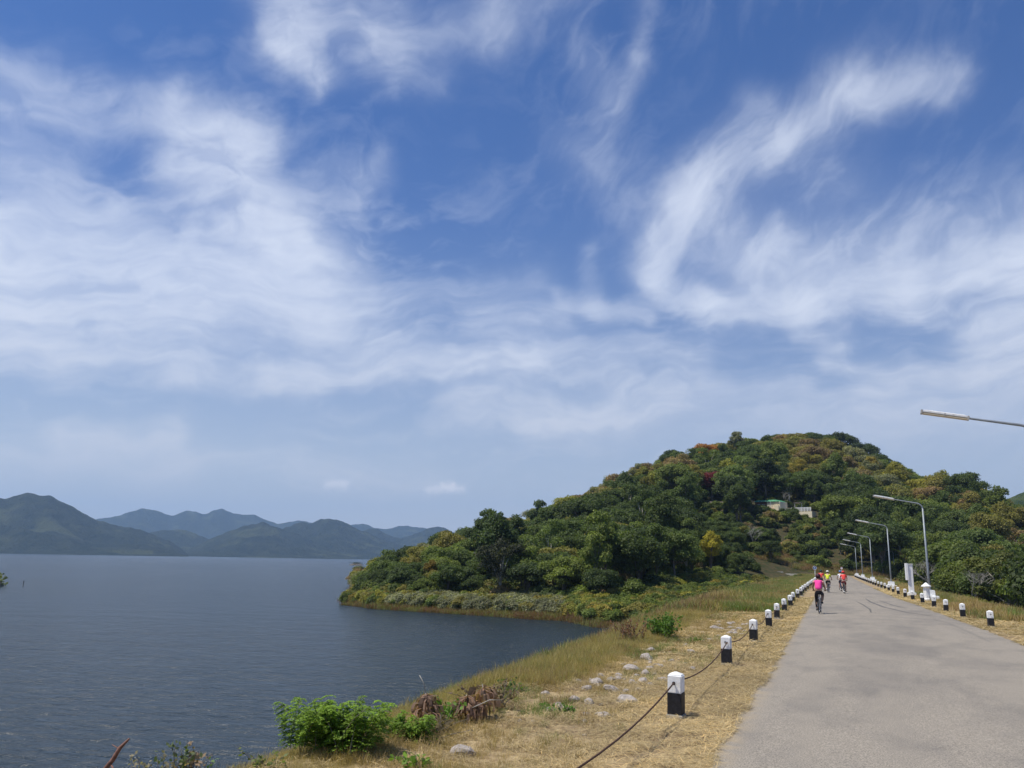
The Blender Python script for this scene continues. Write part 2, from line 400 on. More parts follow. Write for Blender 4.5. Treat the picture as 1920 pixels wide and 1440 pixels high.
# ground sheet: rings round the viewpoint, fine where the photograph looks
azs = np.radians(np.concatenate([np.arange(-180, -64, 4.0), np.arange(-64, 30, 0.22), np.arange(30, 180, 4.0)]))
rad = 0.6 * (1500 / 0.6) ** (np.linspace(0, 1, 470))
rad = np.concatenate([rad, [2500, 5000, 10800]])
AA, RR = np.meshgrid(azs, rad, indexing='ij')
X = RR * np.sin(AA); Y = RR * np.cos(AA); Z = ground(X, Y)
Z = np.where(RR > 1400, np.where((np.abs(np.degrees(AA)) < 60) & (AA > 0.06) | (AA > 0), -13.0, -10.0), Z)
na, nr = AA.shape
V = np.stack([X, Y, Z], -1).reshape(-1, 3)
I = np.arange(na * nr).reshape(na, nr)
Inx = np.roll(I, -1, axis=0)
q = np.stack([I[:, :-1], I[:, 1:], Inx[:, 1:], Inx[:, :-1]], -1).reshape(-1, 4)
V = np.vstack([V, [[0, 0, 0]]]); ctr = na * nr
fan = np.stack([np.full(na, ctr), I[:, 0], Inx[:, 0]], -1)
# what grows or lies where: 0 straw verge, 1 green/brown slope, 2 forest floor, 3 bare reddish shore
xv, yv, zv = V.T
azv = np.degrees(np.arctan2(xv, yv)); dv = np.hypot(xv, yv)
dsv = np.interp(azv, A_, SHORE); dfv = np.interp(azv, A_, FOOT)
slope = np.clip((-4.6 - xv + 0.7 * fbm(xv / 2, yv / 2, 3, 31)) / 1.2, 0, 1)
slope = np.maximum(slope, np.clip((xv - XP(yv) - 2.6) / 1.0, 0, 1))
forest = np.clip((dv - dfv + 4) / 10, 0, 1) * (azv > -34) * (yv > 0)
forest = np.maximum(forest, (xv > 16).astype(float))
shore = np.clip(1 - (zv - WATER_Z) / 0.75, 0, 1)
ga = dict(zone=np.stack([slope, forest, shore], -1))
m = bpy.data.materials.new('ground'); m.use_nodes = True; q_ = NB(m.node_tree); q_.nt.nodes.clear()
p = q_.n('ShaderNodeBsdfPrincipled'); o = q_.n('ShaderNodeOutputMaterial'); q_.link(p.outputs[0], o.inputs[0])
t = q_.n('ShaderNodeTexCoord').outputs['Object']
zn = q_.n('ShaderNodeSeparateXYZ'); q_.link(q_.n('ShaderNodeAttribute', attribute_name='zone').outputs['Vector'], zn.inputs[0])
nA = q_.noise(t, 0.9, 6, 0.65); nB = q_.noise(t, 9, 5, 0.7); nC = q_.noise(t, 0.12, 4, 0.6); nD = q_.noise(t, 45, 3, 0.7)
straw = q_.mix(q_.rng(nB, 0.3, 0.7), (0.27, 0.19, 0.105), (0.50, 0.39, 0.22))
straw = q_.mix(q_.rng(nA, 0.45, 0.60, 0, 0.75), straw, (0.21, 0.15, 0.09))
straw = q_.mix(q_.rng(nD, 0.62, 0.75, 0, 0.6), straw, (0.55, 0.43, 0.24))
scrub = q_.mix(q_.rng(nA, 0.35, 0.65), (0.075, 0.085, 0.03), (0.17, 0.125, 0.06))
scrub = q_.mix(q_.rng(nB, 0.5, 0.7, 0, 0.5), scrub, (0.06, 0.05, 0.03))
fl = q_.mix(q_.rng(nA, 0.35, 0.65), (0.035, 0.045, 0.018), (0.085, 0.065, 0.035))
red = q_.mix(q_.rng(nB, 0.35, 0.65), (0.13, 0.085, 0.055), (0.23, 0.16, 0.10))
c1 = q_.mix(zn.outputs[0], straw, scrub); c2 = q_.mix(zn.outputs[1], c1, fl); c3 = q_.mix(zn.outputs[2], c2, red)
q_.link(c3, p.inputs['Base Color']); p.inputs['Roughness'].default_value = 0.95; p.inputs['Specular IOR Level'].default_value = 0.1
bn = q_.n('ShaderNodeBump'); bn.inputs['Strength'].default_value = 0.8; bn.inputs['Distance'].default_value = 0.03
q_.link(nB, bn.inputs['Height']); q_.link(bn.outputs[0], p.inputs['Normal'])
M_ground = m
tag(obj('ground', fast_mesh('ground', V, [q, fan], [M_ground], ga, smooth=True)), kind='structure')

# water
m = bpy.data.materials.new('water'); m.use_nodes = True; q_ = NB(m.node_tree); q_.nt.nodes.clear()
p = q_.n('ShaderNodeBsdfPrincipled'); o = q_.n('ShaderNodeOutputMaterial'); q_.link(p.outputs[0], o.inputs[0])
t = q_.n('ShaderNodeTexCoord').outputs['Object']
t1 = q_.mapping(t, (0.55, 1.15, 1), (0, 0, R(-28)))
wn = q_.noise(t1, 1.0, 5, 0.62, 0.4); wm = q_.noise(t1, 0.16, 3, 0.5); patch = q_.noise(t, 0.012, 3, 0.5)
cam_d = q_.n('ShaderNodeCameraData')
p.inputs['Base Color'].default_value = (0.012, 0.022, 0.026, 1)
p.inputs['Roughness'].default_value = 0.24; p.inputs['IOR'].default_value = 1.333
bn = q_.n('ShaderNodeBump'); q_.link(q_.rng(patch, 0.35, 0.65, 0.7, 1.0), bn.inputs['Strength']); bn.inputs['Distance'].default_value = 0.8
q_.link(q_.m('ADD', wn, q_.m('MULTIPLY', wm, 1.2)), bn.inputs['Height']); q_.link(bn.outputs[0], p.inputs['Normal'])
M_water = m
wv = np.array([(-10500, -3000, WATER_Z), (-2, -3000, WATER_Z), (-2, 230, WATER_Z), (2500, 8000, WATER_Z), (2500, 10500, WATER_Z), (-10500, 10500, WATER_Z)])
tag(obj('water', fast_mesh('water', wv, [np.array([[0, 1, 2, 3, 4, 5]])], [M_water])), kind='structure')

# ------------------------------------------------------------------ hills far away
def hill_mat(name, ca, cb, sc=0.02):
    m = bpy.data.materials.new(name); m.use_nodes = True; q = NB(m.node_tree); q.nt.nodes.clear()
    p = q.n('ShaderNodeBsdfPrincipled'); o = q.n('ShaderNodeOutputMaterial'); q.link(p.outputs[0], o.inputs[0])
    t = q.n('ShaderNodeTexCoord').outputs['Object']
    c = q.mix(q.rng(q.noise(t, sc, 5, 0.65), 0.35, 0.65), ca, cb)
    c = q.mix(q.rng(q.noise(t, 0.006, 3, 0.5), 0.52, 0.66, 0, 0.7), c, (0.075, 0.085, 0.04))
    q.link(c, p.inputs['Base Color']); p.inputs['Roughness'].default_value = 0.95; p.inputs['Specular IOR Level'].default_value = 0.05
    bn = q.n('ShaderNodeBump'); bn.inputs['Strength'].default_value = 1.0; bn.inputs['Distance'].default_value = 22.0
    q.link(q.noise(t, 0.05, 4, 0.65), bn.inputs['Height']); q.link(bn.outputs[0], p.inputs['Normal'])
    return m


M_hill = hill_mat('far_forest', (0.014, 0.022, 0.014), (0.034, 0.042, 0.026))
M_hillr = hill_mat('hill_forest', (0.03, 0.05, 0.016), (0.08, 0.10, 0.03), 0.06)


def ridge(name, table, dist, depth, mt, step=0.09, seed=0, n=64, foot=WATER_Z - 1, rough=1.0):
    ta, te = zip(*table)
    a = np.arange(ta[0], ta[-1] + 1e-6, step); s = np.linspace(-1, 1, n)
    zc = CAM_H + dist * np.tan(np.radians(np.interp(a, ta, te)))
    zc = zc + dist * 0.0021 * fbm(a * 1.5, a * 0, 5, seed + 31, 0.6) * (zc > 60)
    k = np.hanning(5); k /= k.sum(); zc = np.convolve(np.pad(zc, 2, mode='edge'), k, 'valid')
    A2, S2 = np.meshgrid(np.radians(a), s, indexing='ij')
    D = dist + S2 * depth; D = D + 0.12 * depth * fbm(A2 * dist / 700, S2 * 0, 2, seed + 3)
    X = D * np.sin(A2); Y = D * np.cos(A2)
    prof = (1 - np.abs(S2)) ** 1.25
    gul = np.abs(fbm(X / (depth * 0.42), Y / (depth * 0.42), 4, seed))          # spurs and gullies
    H = (zc[:, None] - foot)
    Z = foot + H * prof - H * 0.85 * gul * prof * (1 - prof) ** 0.7 * 2.0
    Z += rough * 5.0 * fbm(X / 26, Y / 26, 3, seed + 7) * np.clip(prof * 6, 0, 1) * np.clip(H / 60, 0.2, 1)
    na, ns = A2.shape; I = np.arange(na * ns).reshape(na, ns)
    q = np.stack([I[:-1, :-1], I[:-1, 1:], I[1:, 1:], I[1:, :-1]], -1).reshape(-1, 4)
    return tag(obj(name, fast_mesh(name, np.stack([X, Y, Z], -1).reshape(-1, 3), q, [mt], smooth=True)), kind='structure')


ridge('hills', [(-64, 1.2), (-60, 2.0), (-56, 2.3), (-54, 2.7), (-52.5, 3.0), (-51.1, 3.42), (-50, 3.3), (-49, 2.9), (-48, 2.35), (-47, 1.9), (-46, 1.72), (-45.2, 1.6), (-44, 1.2), (-43, .8), (-42.3, .35), (-41.5, -.3)], 3900, 900, M_hill, seed=1)
ridge('hills', [(-47, 0.0), (-45.5, 0.9), (-43.6, 1.55), (-42.5, 1.65), (-41.5, 1.35), (-40.5, 1.0), (-39, .3), (-38, -.3)], 4900, 800, M_hill, seed=22)
ridge('hills', [(-43, -.2), (-42, .2), (-40.6, 1.0), (-39.5, 1.5), (-38.4, 2.0), (-37.5, 2.25), (-36.5, 1.95), (-35.5, 1.6), (-34, 1.0), (-32, .4), (-31, -.2)], 4200, 850, M_hill, seed=43)
ridge('hills', [(-38, .5), (-37, 1.2), (-36, 1.9), (-35, 2.27), (-34.5, 2.12), (-33.8, 2.5), (-33.1, 2.65), (-32.4, 2.5), (-31.5, 2.1), (-30.6, 1.7), (-30, 1.45), (-28.5, .9), (-27, .2), (-26, -.3)], 4700, 950, M_hill, seed=64)
ridge('hills', [(-33, .3), (-31.6, 1.5), (-30.5, 1.95), (-29.8, 1.9), (-28.9, 1.5), (-28.2, 1.45), (-27.4, 1.7), (-26.6, 2.05), (-25.93, 2.24), (-25.2, 2.05), (-24.3, 1.6), (-23.4, 1.2), (-21.5, .8), (-18, 1.0), (-14, 1.2), (-9, 1.5), (-5, 1.0), (0, .6)], 5300, 1000, M_hill, seed=85)
ridge('hills', [(-64, 1.0), (-52, 1.0), (-50, 1.2), (-48.5, 1.75), (-47.4, 2.0), (-46.4, 2.2), (-45.3, 2.6), (-44.7, 2.88), (-44.2, 2.7), (-43.6, 2.6), (-42.9, 2.4), (-42.2, 2.82), (-41.6, 2.75), (-41, 2.65), (-40.1, 3.04), (-39.3, 2.75), (-38.5, 2.72), (-37.92, 2.75), (-37.2, 2.4), (-36.4, 2.15), (-35.6, 2.35), (-35.0, 2.5), (-34.3, 2.3), (-33, 1.9), (-31.8, 2.2), (-31, 2.33), (-30.3, 2.1), (-29.4, 1.95), (-28.7, 2.07), (-28.1, 2.2), (-27.3, 2.1), (-26.5, 2.0), (-25, 1.7), (-20, 1.5), (-10, 1.3), (15, 1.2), (30, 1.5)], 7600, 1500, M_hill, seed=6, n=72)
ridge('hills', [(1, -.5), (5, 1.2), (8.3, 3.0), (9.5, 4.0), (10.2, 4.4), (10.9, 4.68), (12, 5.2), (14, 5.8), (18, 5.5), (25, 4.2), (34, 1.8), (40, -.3)], 1150, 420, M_hillr, step=0.2, seed=71, foot=-14)
ridge('headland', [(-30.2, -.42), (-29.8, 0.05), (-29, .38), (-27.8, .75), (-26.3, 1.25), (-24.5, 1.5), (-21, 1.8), (-16, 1.6), (-10, .5)], 1050, 190, M_hillr, step=0.06, seed=95, n=40, rough=0.7)

# haze: one even body of air round everything that is built
m = bpy.data.materials.new('haze'); m.use_nodes = True; q_ = NB(m.node_tree); q_.nt.nodes.clear()
o = q_.n('ShaderNodeOutputMaterial'); pv = q_.n('ShaderNodeVolumePrincipled')
pv.inputs['Color'].default_value = (0.47, 0.69, 1.0, 1); pv.inputs['Density'].default_value = 0.000095
pv.inputs['Density Attribute'].default_value = ''; pv.inputs['Anisotropy'].default_value = 0.2
q_.link(pv.outputs[0], o.inputs['Volume'])
hz = MB().box((0, 0, 393.0), (22400, 22400, 814.0)).build('haze', m); tag(hz, kind='stuff')
#==PART2==
#==PART2==
# ------------------------------------------------------------------ roads
def strip(name, xs_l, xs_r, ys, nx, z0, mt, kind='structure', edge=0.15):
    ys = np.asarray(ys); L = xs_l(ys) + edge * fbm(ys * 1.3, ys * 0, 3, 51) + 0.04 * fbm(ys * 7, ys * 0, 2, 52)
    Rr = xs_r(ys) + edge * fbm(ys * 1.1, ys * 0 + 9, 3, 53) + 0.04 * fbm(ys * 6, ys * 0, 2, 54)
    u = np.linspace(0, 1, nx)
    X = L[:, None] + (Rr - L)[:, None] * u; Y = np.repeat(ys[:, None], nx, 1)
    Z = z0 + 0.05 * (1 - (2 * u - 1) ** 2) + 0 * X
    I = np.arange(X.size).reshape(X.shape)
    q = np.stack([I[:-1, :-1], I[:-1, 1:], I[1:, 1:], I[1:, :-1]], -1).reshape(-1, 4)
    return tag(obj(name, fast_mesh(name, np.stack([X, Y, Z], -1).reshape(-1, 3), q, [mt], smooth=True)), kind=kind)


m = bpy.data.materials.new('asphalt'); m.use_nodes = True; q_ = NB(m.node_tree); q_.nt.nodes.clear()
p = q_.n('ShaderNodeBsdfPrincipled'); o = q_.n('ShaderNodeOutputMaterial'); q_.link(p.outputs[0], o.inputs[0])
t = q_.n('ShaderNodeTexCoord').outputs['Object']
fine = q_.noise(t, 55, 3, 0.8); med = q_.noise(q_.mapping(t, (1, 0.45, 1)), 1.1, 6, 0.62); big = q_.noise(q_.mapping(t, (1, 0.35, 1), loc=(3, 1, 0)), 0.33, 4, 0.55)
c = q_.mix(q_.rng(fine, 0.36, 0.64), (0.17, 0.149, 0.122), (0.41, 0.362, 0.295))
c = q_.mix(q_.rng(med, 0.42, 0.75, 0, 0.5), c, (0.15, 0.14, 0.128))
c = q_.mix(q_.rng(big, 0.46, 0.66, 0, 0.45), c, (0.145, 0.135, 0.125))
tyre = q_.noise(q_.mapping(t, (1.0, 0.06, 1), (0, 0, R(12)), (5, 0, 0)), 0.55, 4, 0.7, 1.5)
c = q_.mix(q_.rng(tyre, 0.58, 0.68, 0, 0.22), c, (0.09, 0.087, 0.083))
cr = q_.n('ShaderNodeTexVoronoi', feature='DISTANCE_TO_EDGE'); cr.inputs['Scale'].default_value = 0.28
q_.link(q_.v('ADD', t, q_.v('SCALE', q_.noise(t, 1.5, 4, 0.7, out=1), scale=0.9)), cr.inputs['Vector'])
crack = q_.m('MULTIPLY', q_.rng(cr.outputs['Distance'], 0.0, 0.006, 1, 0), q_.rng(q_.noise(t, 0.25, 2), 0.5, 0.6, 0, 0.25))
c = q_.mix(crack, c, (0.06, 0.055, 0.05))
peb = q_.n('ShaderNodeTexVoronoi'); peb.inputs['Scale'].default_value = 26; q_.link(t, peb.inputs['Vector'])
sx_ = q_.n('ShaderNodeSeparateXYZ'); q_.link(t, sx_.inputs[0])
dust = q_.m('MULTIPLY', q_.rng(sx_.outputs[0], -1.40, -1.0, 1, 0), q_.rng(q_.noise(t, 2.5, 5, 0.7), 0.38, 0.6))
c = q_.mix(q_.m('MULTIPLY', dust, 0.8), c, (0.40, 0.31, 0.19))
c = q_.mix(q_.rng(peb.outputs['Distance'], 0.05, 0.13, 0.5, 0), c, (0.55, 0.52, 0.47))
q_.link(c, p.inputs['Base Color']); p.inputs['Roughness'].default_value = 0.9; p.inputs['Specular IOR Level'].default_value = 0.2
bn = q_.n('ShaderNodeBump'); bn.inputs['Strength'].default_value = 0.5; bn.inputs['Distance'].default_value = 0.008
q_.link(fine, bn.inputs['Height']); q_.link(bn.outputs[0], p.inputs['Normal'])
M_asph = m
ys = np.concatenate([np.arange(-25, 60, 0.25), np.arange(60, 203, 1.0)])
strip('road', lambda y: -1.30 + 0 * y, XR, ys, 9, 0.012, M_asph)


def tyre_mark(pts, w):
    pts = [Vector((x, y, 0)) for x, y in pts]; V = []; out = []
    for i in range(len(pts) - 1): out += [pts[i].lerp(pts[i + 1], k / 6) for k in range(6)]
    for i, p_ in enumerate(out):
        d = (out[min(i + 1, len(out) - 1)] - out[max(i - 1, 0)]).normalized(); n_ = Vector((-d.y, d.x, 0)); ww = w * math.sin(math.pi * (i + .5) / len(out)) ** .5
        for s_ in (-1, 1):
            c_ = p_ + n_ * ww / 2 * s_; u = (c_.x + 1.3) / (float(XR(c_.y)) + 1.3)
            V.append((c_.x, c_.y, 0.012 + 0.05 * (1 - (2 * u - 1) ** 2) + 0.005))
    F = [(2 * i, 2 * i + 1, 2 * i + 3, 2 * i + 2) for i in range(len(out) - 1)]
    me = bpy.data.meshes.new('tyre_mark'); me.from_pydata(V, [], F); me.materials.append(M_mark)
    tag(obj('tyre_mark', me), kind='structure')


M_mark = mat('tyre_rubber_mark', (0.135, 0.125, 0.115), 0.9, vary=0.25, vscale=1.5)
tyre_mark([(1.9, 60), (2.0, 54), (2.4, 48), (3.1, 43.5), (4.2, 41)], 0.16)
tyre_mark([(1.2, 55), (1.45, 50), (1.6, 45), (1.5, 41)], 0.10)
tyre_mark([(2.6, 57), (3.0, 51), (3.5, 47.5)], 0.12)


def draped(name, pts, width, mt, lift=0.06, kind='structure', h=0.0):
    pts = [Vector((*q, 0)) for q in pts]; V = []; F = []
    out = []
    for a, c2 in zip(pts[:-1], pts[1:]):
        k = max(2, int((c2 - a).length / 1.0))
        out += [a.lerp(c2, i / k) for i in range(k)]
    out.append(pts[-1])
    for i, p_ in enumerate(out):
        d = (out[min(i + 1, len(out) - 1)] - out[max(i - 1, 0)]).normalized(); nn = Vector((-d.y, d.x, 0))
        for s_ in (-1, 1):
            c_ = p_ + nn * width / 2 * s_; V.append((c_.x, c_.y, max(gz(c_.x, c_.y), gz(p_.x, p_.y)) + lift + h))
    n = len(out)
    F = [(2 * i, 2 * i + 1, 2 * i + 3, 2 * i + 2) for i in range(n - 1)]
    if h:
        V2 = [(v[0], v[1], v[2] - h - 0.5) for v in V]; k = len(V); V += V2
        F += [(2 * i, 2 * i + 2, k + 2 * i + 2, k + 2 * i) for i in range(n - 1)] + [(2 * i + 3, 2 * i + 1, k + 2 * i + 1, k + 2 * i + 3) for i in range(n - 1)]
        F += [(0, k, k + 1, 1), (2 * n - 2, 2 * n - 1, k + 2 * n - 1, k + 2 * n - 2)]
    me = bpy.data.meshes.new(name); me.from_pydata(V, [], F); me.update(); me.materials.append(mt)
    return tag(obj(name, me), kind=kind)


draped('road', [(1.0, 203.2), (6, 207.5), (14, 210), (24, 209)], 5.0, M_asph, 0.03)
for i_, (xa, ya, xb, yb) in enumerate([(-22.5, 198, -10.4, 199.6), (-9.8, 199.5, -4.2, 196.5)]):
    Lw = math.hypot(xb - xa, yb - ya)
    w_ = MB().box((0, 0, -0.6), (Lw, 0.35, 2.3)).build('low_wall', M_conc, bevel=0.02); w_.location = ((xa + xb) / 2, (ya + yb) / 2, [0.1, -0.3][i_]); w_.rotation_euler = (0, 0, math.atan2(yb - ya, xb - xa))
    tag(w_, ['long low grey concrete wall at the foot of the hill left of the blue sign', 'short low concrete wall between the long wall and the blue sign'][i_], 'wall')

# ------------------------------------------------------------------ foliage building blocks
def unit(v): return v / np.maximum(np.linalg.norm(v, axis=-1, keepdims=True), 1e-9)


def leaf_quads(cen, nrm, size, tint, aspect=1.5, rr=rng):
    """one small folded-free leaf face per centre"""
    n = len(cen); r = unit(rr.normal(size=(n, 3))); a = unit(np.cross(nrm, r)); c = np.cross(nrm, a)
    s = size[:, None] if hasattr(size, '__len__') else size
    A = a * s * aspect * 0.5; B = c * s * 0.5
    V = np.stack([cen - A, cen - B * 0.9 + A * 0.1, cen + A, cen + B * 0.9 + A * 0.1], 1).reshape(-1, 3)
    return V, np.arange(n * 4).reshape(n, 4), np.repeat(tint, 4)


def crown_points(n_lobes, per, R_, H, base, seed, flat=0.75, lobe=0.36, spread=1.0):
    g = np.random.default_rng(seed)
    cen = []; 
    for i in range(n_lobes):
        for _ in range(40):
            u = g.uniform(-1, 1, 3)
            if 0.25 < np.linalg.norm(u) < 1: break
        cen.append(u * np.array([R_ * (1 - lobe * .6), R_ * (1 - lobe * .6), H / 2 * (1 - lobe * .5)]) * spread)
    cen = np.array(cen); rad = R_ * lobe * g.uniform(0.75, 1.35, n_lobes)
    P = []; N = []; T = []
    for c, r in zip(cen, rad):
        k = int(per * (r / (R_ * lobe)) ** 2)
        d = unit(g.normal(size=(k, 3))); d[:, 2] = np.where(d[:, 2] < -0.35, -d[:, 2], d[:, 2])
        sh = g.uniform(0.35, 1.12, k) ** 0.5 * (1 + 0.22 * np.sin(d[:, 0] * 7 + c[0] * 3) * np.cos(d[:, 1] * 6 + c[1]))
        P.append(c + d * (r * sh)[:, None] * np.array([1, 1, flat]))
        N.append(unit(d * 0.9 + g.normal(size=(k, 3)) * 0.55 + np.array([0, 0, 0.35])))
        T.append(np.clip(g.normal(g.uniform(0.28, 0.62), 0.17, k), 0, 1))
    P = np.concatenate(P); P[:, 2] += base + H / 2
    return P, np.concatenate(N), np.concatenate(T), cen + np.array([0, 0, base + H / 2]), rad


def tree_meshes(seed, R_, H, base, n_lobes=20, per=170, leaf=0.42, flat=0.75, lobe=0.36, trunk_r=0.22, limbs=7, spread=1.0, bark=None, twiggy=0):
    P, N, T, cen, rad = crown_points(n_lobes, per, R_, H, base, seed, flat, lobe, spread)
    g = np.random.default_rng(seed + 99)
    V, F, tt = leaf_quads(P, N, leaf * g.uniform(0.6, 1.35, len(P)), T, 1.3, g)
    crown = fast_mesh('crown', V, F, [M_leaf], dict(tint=tt))
    mb = MB(); top = base + H * 0.45; bend = g.normal(0, 0.25, 2)
    mb.tube([(0, 0, -0.8), (0, 0, 0), (bend[0] * .5, bend[1] * .5, base * 0.6), (bend[0], bend[1], base + H * 0.15), (bend[0] * .6, bend[1] * .6, top)],
            [trunk_r * 1.5, trunk_r * 1.15, trunk_r * 0.85, trunk_r * 0.6, trunk_r * 0.25], 7)
    for i in g.permutation(len(cen))[:limbs]:
        e = cen[i]; zst = base * g.uniform(0.55, 1.0)
        md = np.array([e[0] * 0.45, e[1] * 0.45, zst + (e[2] - zst) * 0.6])
        mb.tube([(bend[0] * .5, bend[1] * .5, zst), tuple(md), tuple(e)], [trunk_r * 0.42, trunk_r * 0.28, trunk_r * 0.1], 5)
    return crown, mb.mesh('trunk', bark or M_bark, True)


def bare_tree(seed, H, R_, depth=4):
    g = random.Random(seed); mb = MB(); tw = MB()
    def grow(p, d, L, r, k):
        q1 = p + d * L * 0.5 + Vector((g.uniform(-1, 1), g.uniform(-1, 1), 0)) * L * 0.06; q2 = p + d * L
        (mb if k > 2 else tw).tube([p, q1, q2], [r, r * 0.8, r * 0.62], 5 if k > 2 else 3, cap=False)
        if k == 0: return
        for i in range(3 if k > 1 else 4):
            a = g.uniform(0, 6.28); s_ = g.uniform(0.45, 0.95)
            nd = (d + Vector((math.cos(a) * s_, math.sin(a) * s_, g.uniform(-0.05, 0.35)))).normalized()
            grow(p + d * L * g.uniform(0.6, 1.0), nd, L * g.uniform(0.6, 0.8), r * 0.58, k - 1)
    grow(Vector((0, 0, -0.3)), Vector((0.03, 0.02, 1)), H * 0.36, R_, depth)
    return mb.mesh('trunk', M_bark_pale, True), tw.mesh('branches', M_bark_pale)


TREES = {
    'round': [tree_meshes(s, 4.2, 6.6, 2.6, 24, 420, 0.27) for s in (1, 2, 3)],
    'broad': [tree_meshes(s, 5.2, 5.0, 3.6, 26, 400, 0.28, flat=0.62, lobe=0.31) for s in (4, 5)],
    'tall': [tree_meshes(s, 2.9, 9.0, 2.8, 24, 300, 0.25, flat=1.0, lobe=0.34) for s in (6, 7)],
    'airy': [tree_meshes(s, 4.2, 6.0, 3.6, 22, 200, 0.24, flat=0.7, lobe=0.28, spread=1.12, bark=M_bark_pale) for s in (8, 9)],
}
HEIGHT = dict(round=9.0, broad=8.4, tall=11.6, airy=9.5)
SHRUB = [fast_mesh('shrub', *(lambda V, F, T: (V, F))(*leaf_quads(P, N, 0.19 * np.random.default_rng(s).uniform(0.6, 1.3, len(P)), T)), [M_leaf],
                   dict(tint=np.repeat(T, 4))) for s in (11, 12, 13) for (P, N, T, _, _) in [crown_points(12, 260, 1.7, 2.2, 0.0, s, 0.8, 0.42)]]
BARE = [bare_tree(s, 9.0, 0.12, 5) for s in (1, 2)]

GREENS = {
    'dark green': [(0.090, 0.125, 0.033), (0.102, 0.139, 0.036), (0.082, 0.114, 0.036)],
    'mid green': [(0.156, 0.199, 0.043), (0.174, 0.211, 0.048), (0.144, 0.188, 0.050)],
    'olive green': [(0.242, 0.226, 0.057), (0.266, 0.235, 0.063), (0.222, 0.214, 0.061)],
    'yellowish green': [(0.336, 0.307, 0.057), (0.367, 0.292, 0.065), (0.296, 0.292, 0.057)],
    'brownish': [(0.336, 0.235, 0.107), (0.305, 0.235, 0.113), (0.289, 0.206, 0.095)],
    'grey green': [(0.266, 0.263, 0.132), (0.234, 0.239, 0.126)],
}


def place_tree(shape, var, x, y, s, colr, rz=None, label='', group=None, cat='tree', z=None, name='broadleaf_tree', sz=1.0):
    cr, tk = TREES[shape][var % len(TREES[shape])]
    e = empty(name, (x, y, (gz(x, y) if z is None else z) - 0.15), rz if rz is not None else rng.uniform(0, 6.28), label=label, cat=cat, group=group)
    e.scale = (s, s, s * sz)
    c = obj('crown', cr, e); c['leaf_color'] = tuple(float(v) for v in colr)
    obj('trunk', tk, e)
    return e


def place_bare(var, x, y, s, label, group=None):
    e = empty('bare_tree', (x, y, gz(x, y) - 0.1), rng.uniform(0, 6.28), label=label, cat='tree', group=group); e.scale = (s, s, s)
    obj('trunk', BARE[var][0], e); obj('branches', BARE[var][1], e)
    return e


# ------------------------------------------------------------------ the house on the hill
HX, HY, HZ = -17.5, 277.0, 18.4
# ------------------------------------------------------------------ forest: where trees stand
def T1(tb, a): return float(np.interp(a, A_, tb))


front_az = [-33, -31.7, -30.5, -29.5, -27, -25, -22, -19.3, -17, -14.7, -12, -10, -5, -2.5, 0, 2.2, 3.4, 3.5, 60]
front_d = [400, 400, 166, 157, 152, 149, 146, 143, 139, 130, 138, 150, 192, 214, 221, 219, 200, 84, 84]
pts = []
def occupied(x, y, r):
    for (px_, py_, pr) in pts_local(x, y):
        if (px_ - x) ** 2 + (py_ - y) ** 2 < (0.62 * (r + pr)) ** 2: return True
    return False
cells = {}
def pts_local(x, y):
    cx, cy = int(x // 12), int(y // 12)
    for i in (-1, 0, 1):
        for j in (-1, 0, 1): yield from cells.get((cx + i, cy + j), ())
def keep(x, y, r): cells.setdefault((int(x // 12), int(y // 12)), []).append((x, y, r))


def polar(a, d): return d * math.sin(R(a)), d * math.cos(R(a))


def to_px(p):
    v = Vector(p) - Vector((0, 0, CAM_H)); w = v.dot(fw)
    return 960 + f_px * v.dot(rt) / w, 720 - f_px * v.dot(up) / w


LAND = [((1440, 945), 'the house'), ((1498, 955), 'the white terrace'), ((1325, 845), 'the orange tree'), ((1335, 925), 'the dark red tree'), ((935, 960), 'the feathery cape tree'),
        ((1325, 1040), 'the slim yellow tree'), ((1880, 1080), 'the forked white trunk'), ((1895, 990), 'the straw coloured tree'), ((1722, 945), 'the tallest lamp'), ((1660, 990), 'the second lamp'),
        ((1700, 1080), 'the marker pillar'), ((1560, 820), 'the hill summit'), ((725, 1080), 'the cape tip'), ((938, 1090), 'the dark pale-trunked tree'), ((1600, 1040), 'the far lamps'),
        ((1130, 1150), 'the end of the bay'), ((1235, 850), 'the upper left skyline'), ((1130, 895), 'the lower left skyline'), ((1180, 990), 'the middle of the left slope'),
        ((1560, 920), 'the middle of the hill'), ((1780, 960), 'the middle of the right flank'), ((1410, 1010), 'the leafless tree below the house')]


def where(x, y, z):
    u_, v_ = to_px((x, y, z)); best = min(LAND, key=lambda t: (t[0][0] - u_) ** 2 + (t[0][1] - v_) ** 2)
    dx, dy = u_ - best[0][0], v_ - best[0][1]; r_ = math.hypot(dx, dy); a = math.degrees(math.atan2(-dy, dx)) % 360
    w_ = ['right of', 'above right of', 'above', 'above left of', 'left of', 'below left of', 'below', 'below right of'][int((a + 22.5) // 45) % 8]
    return ('right beside' if r_ < 14 else ('just ' if r_ < 45 else 'a little ' if r_ < 85 else 'well ') + w_) + ' ' + best[1]


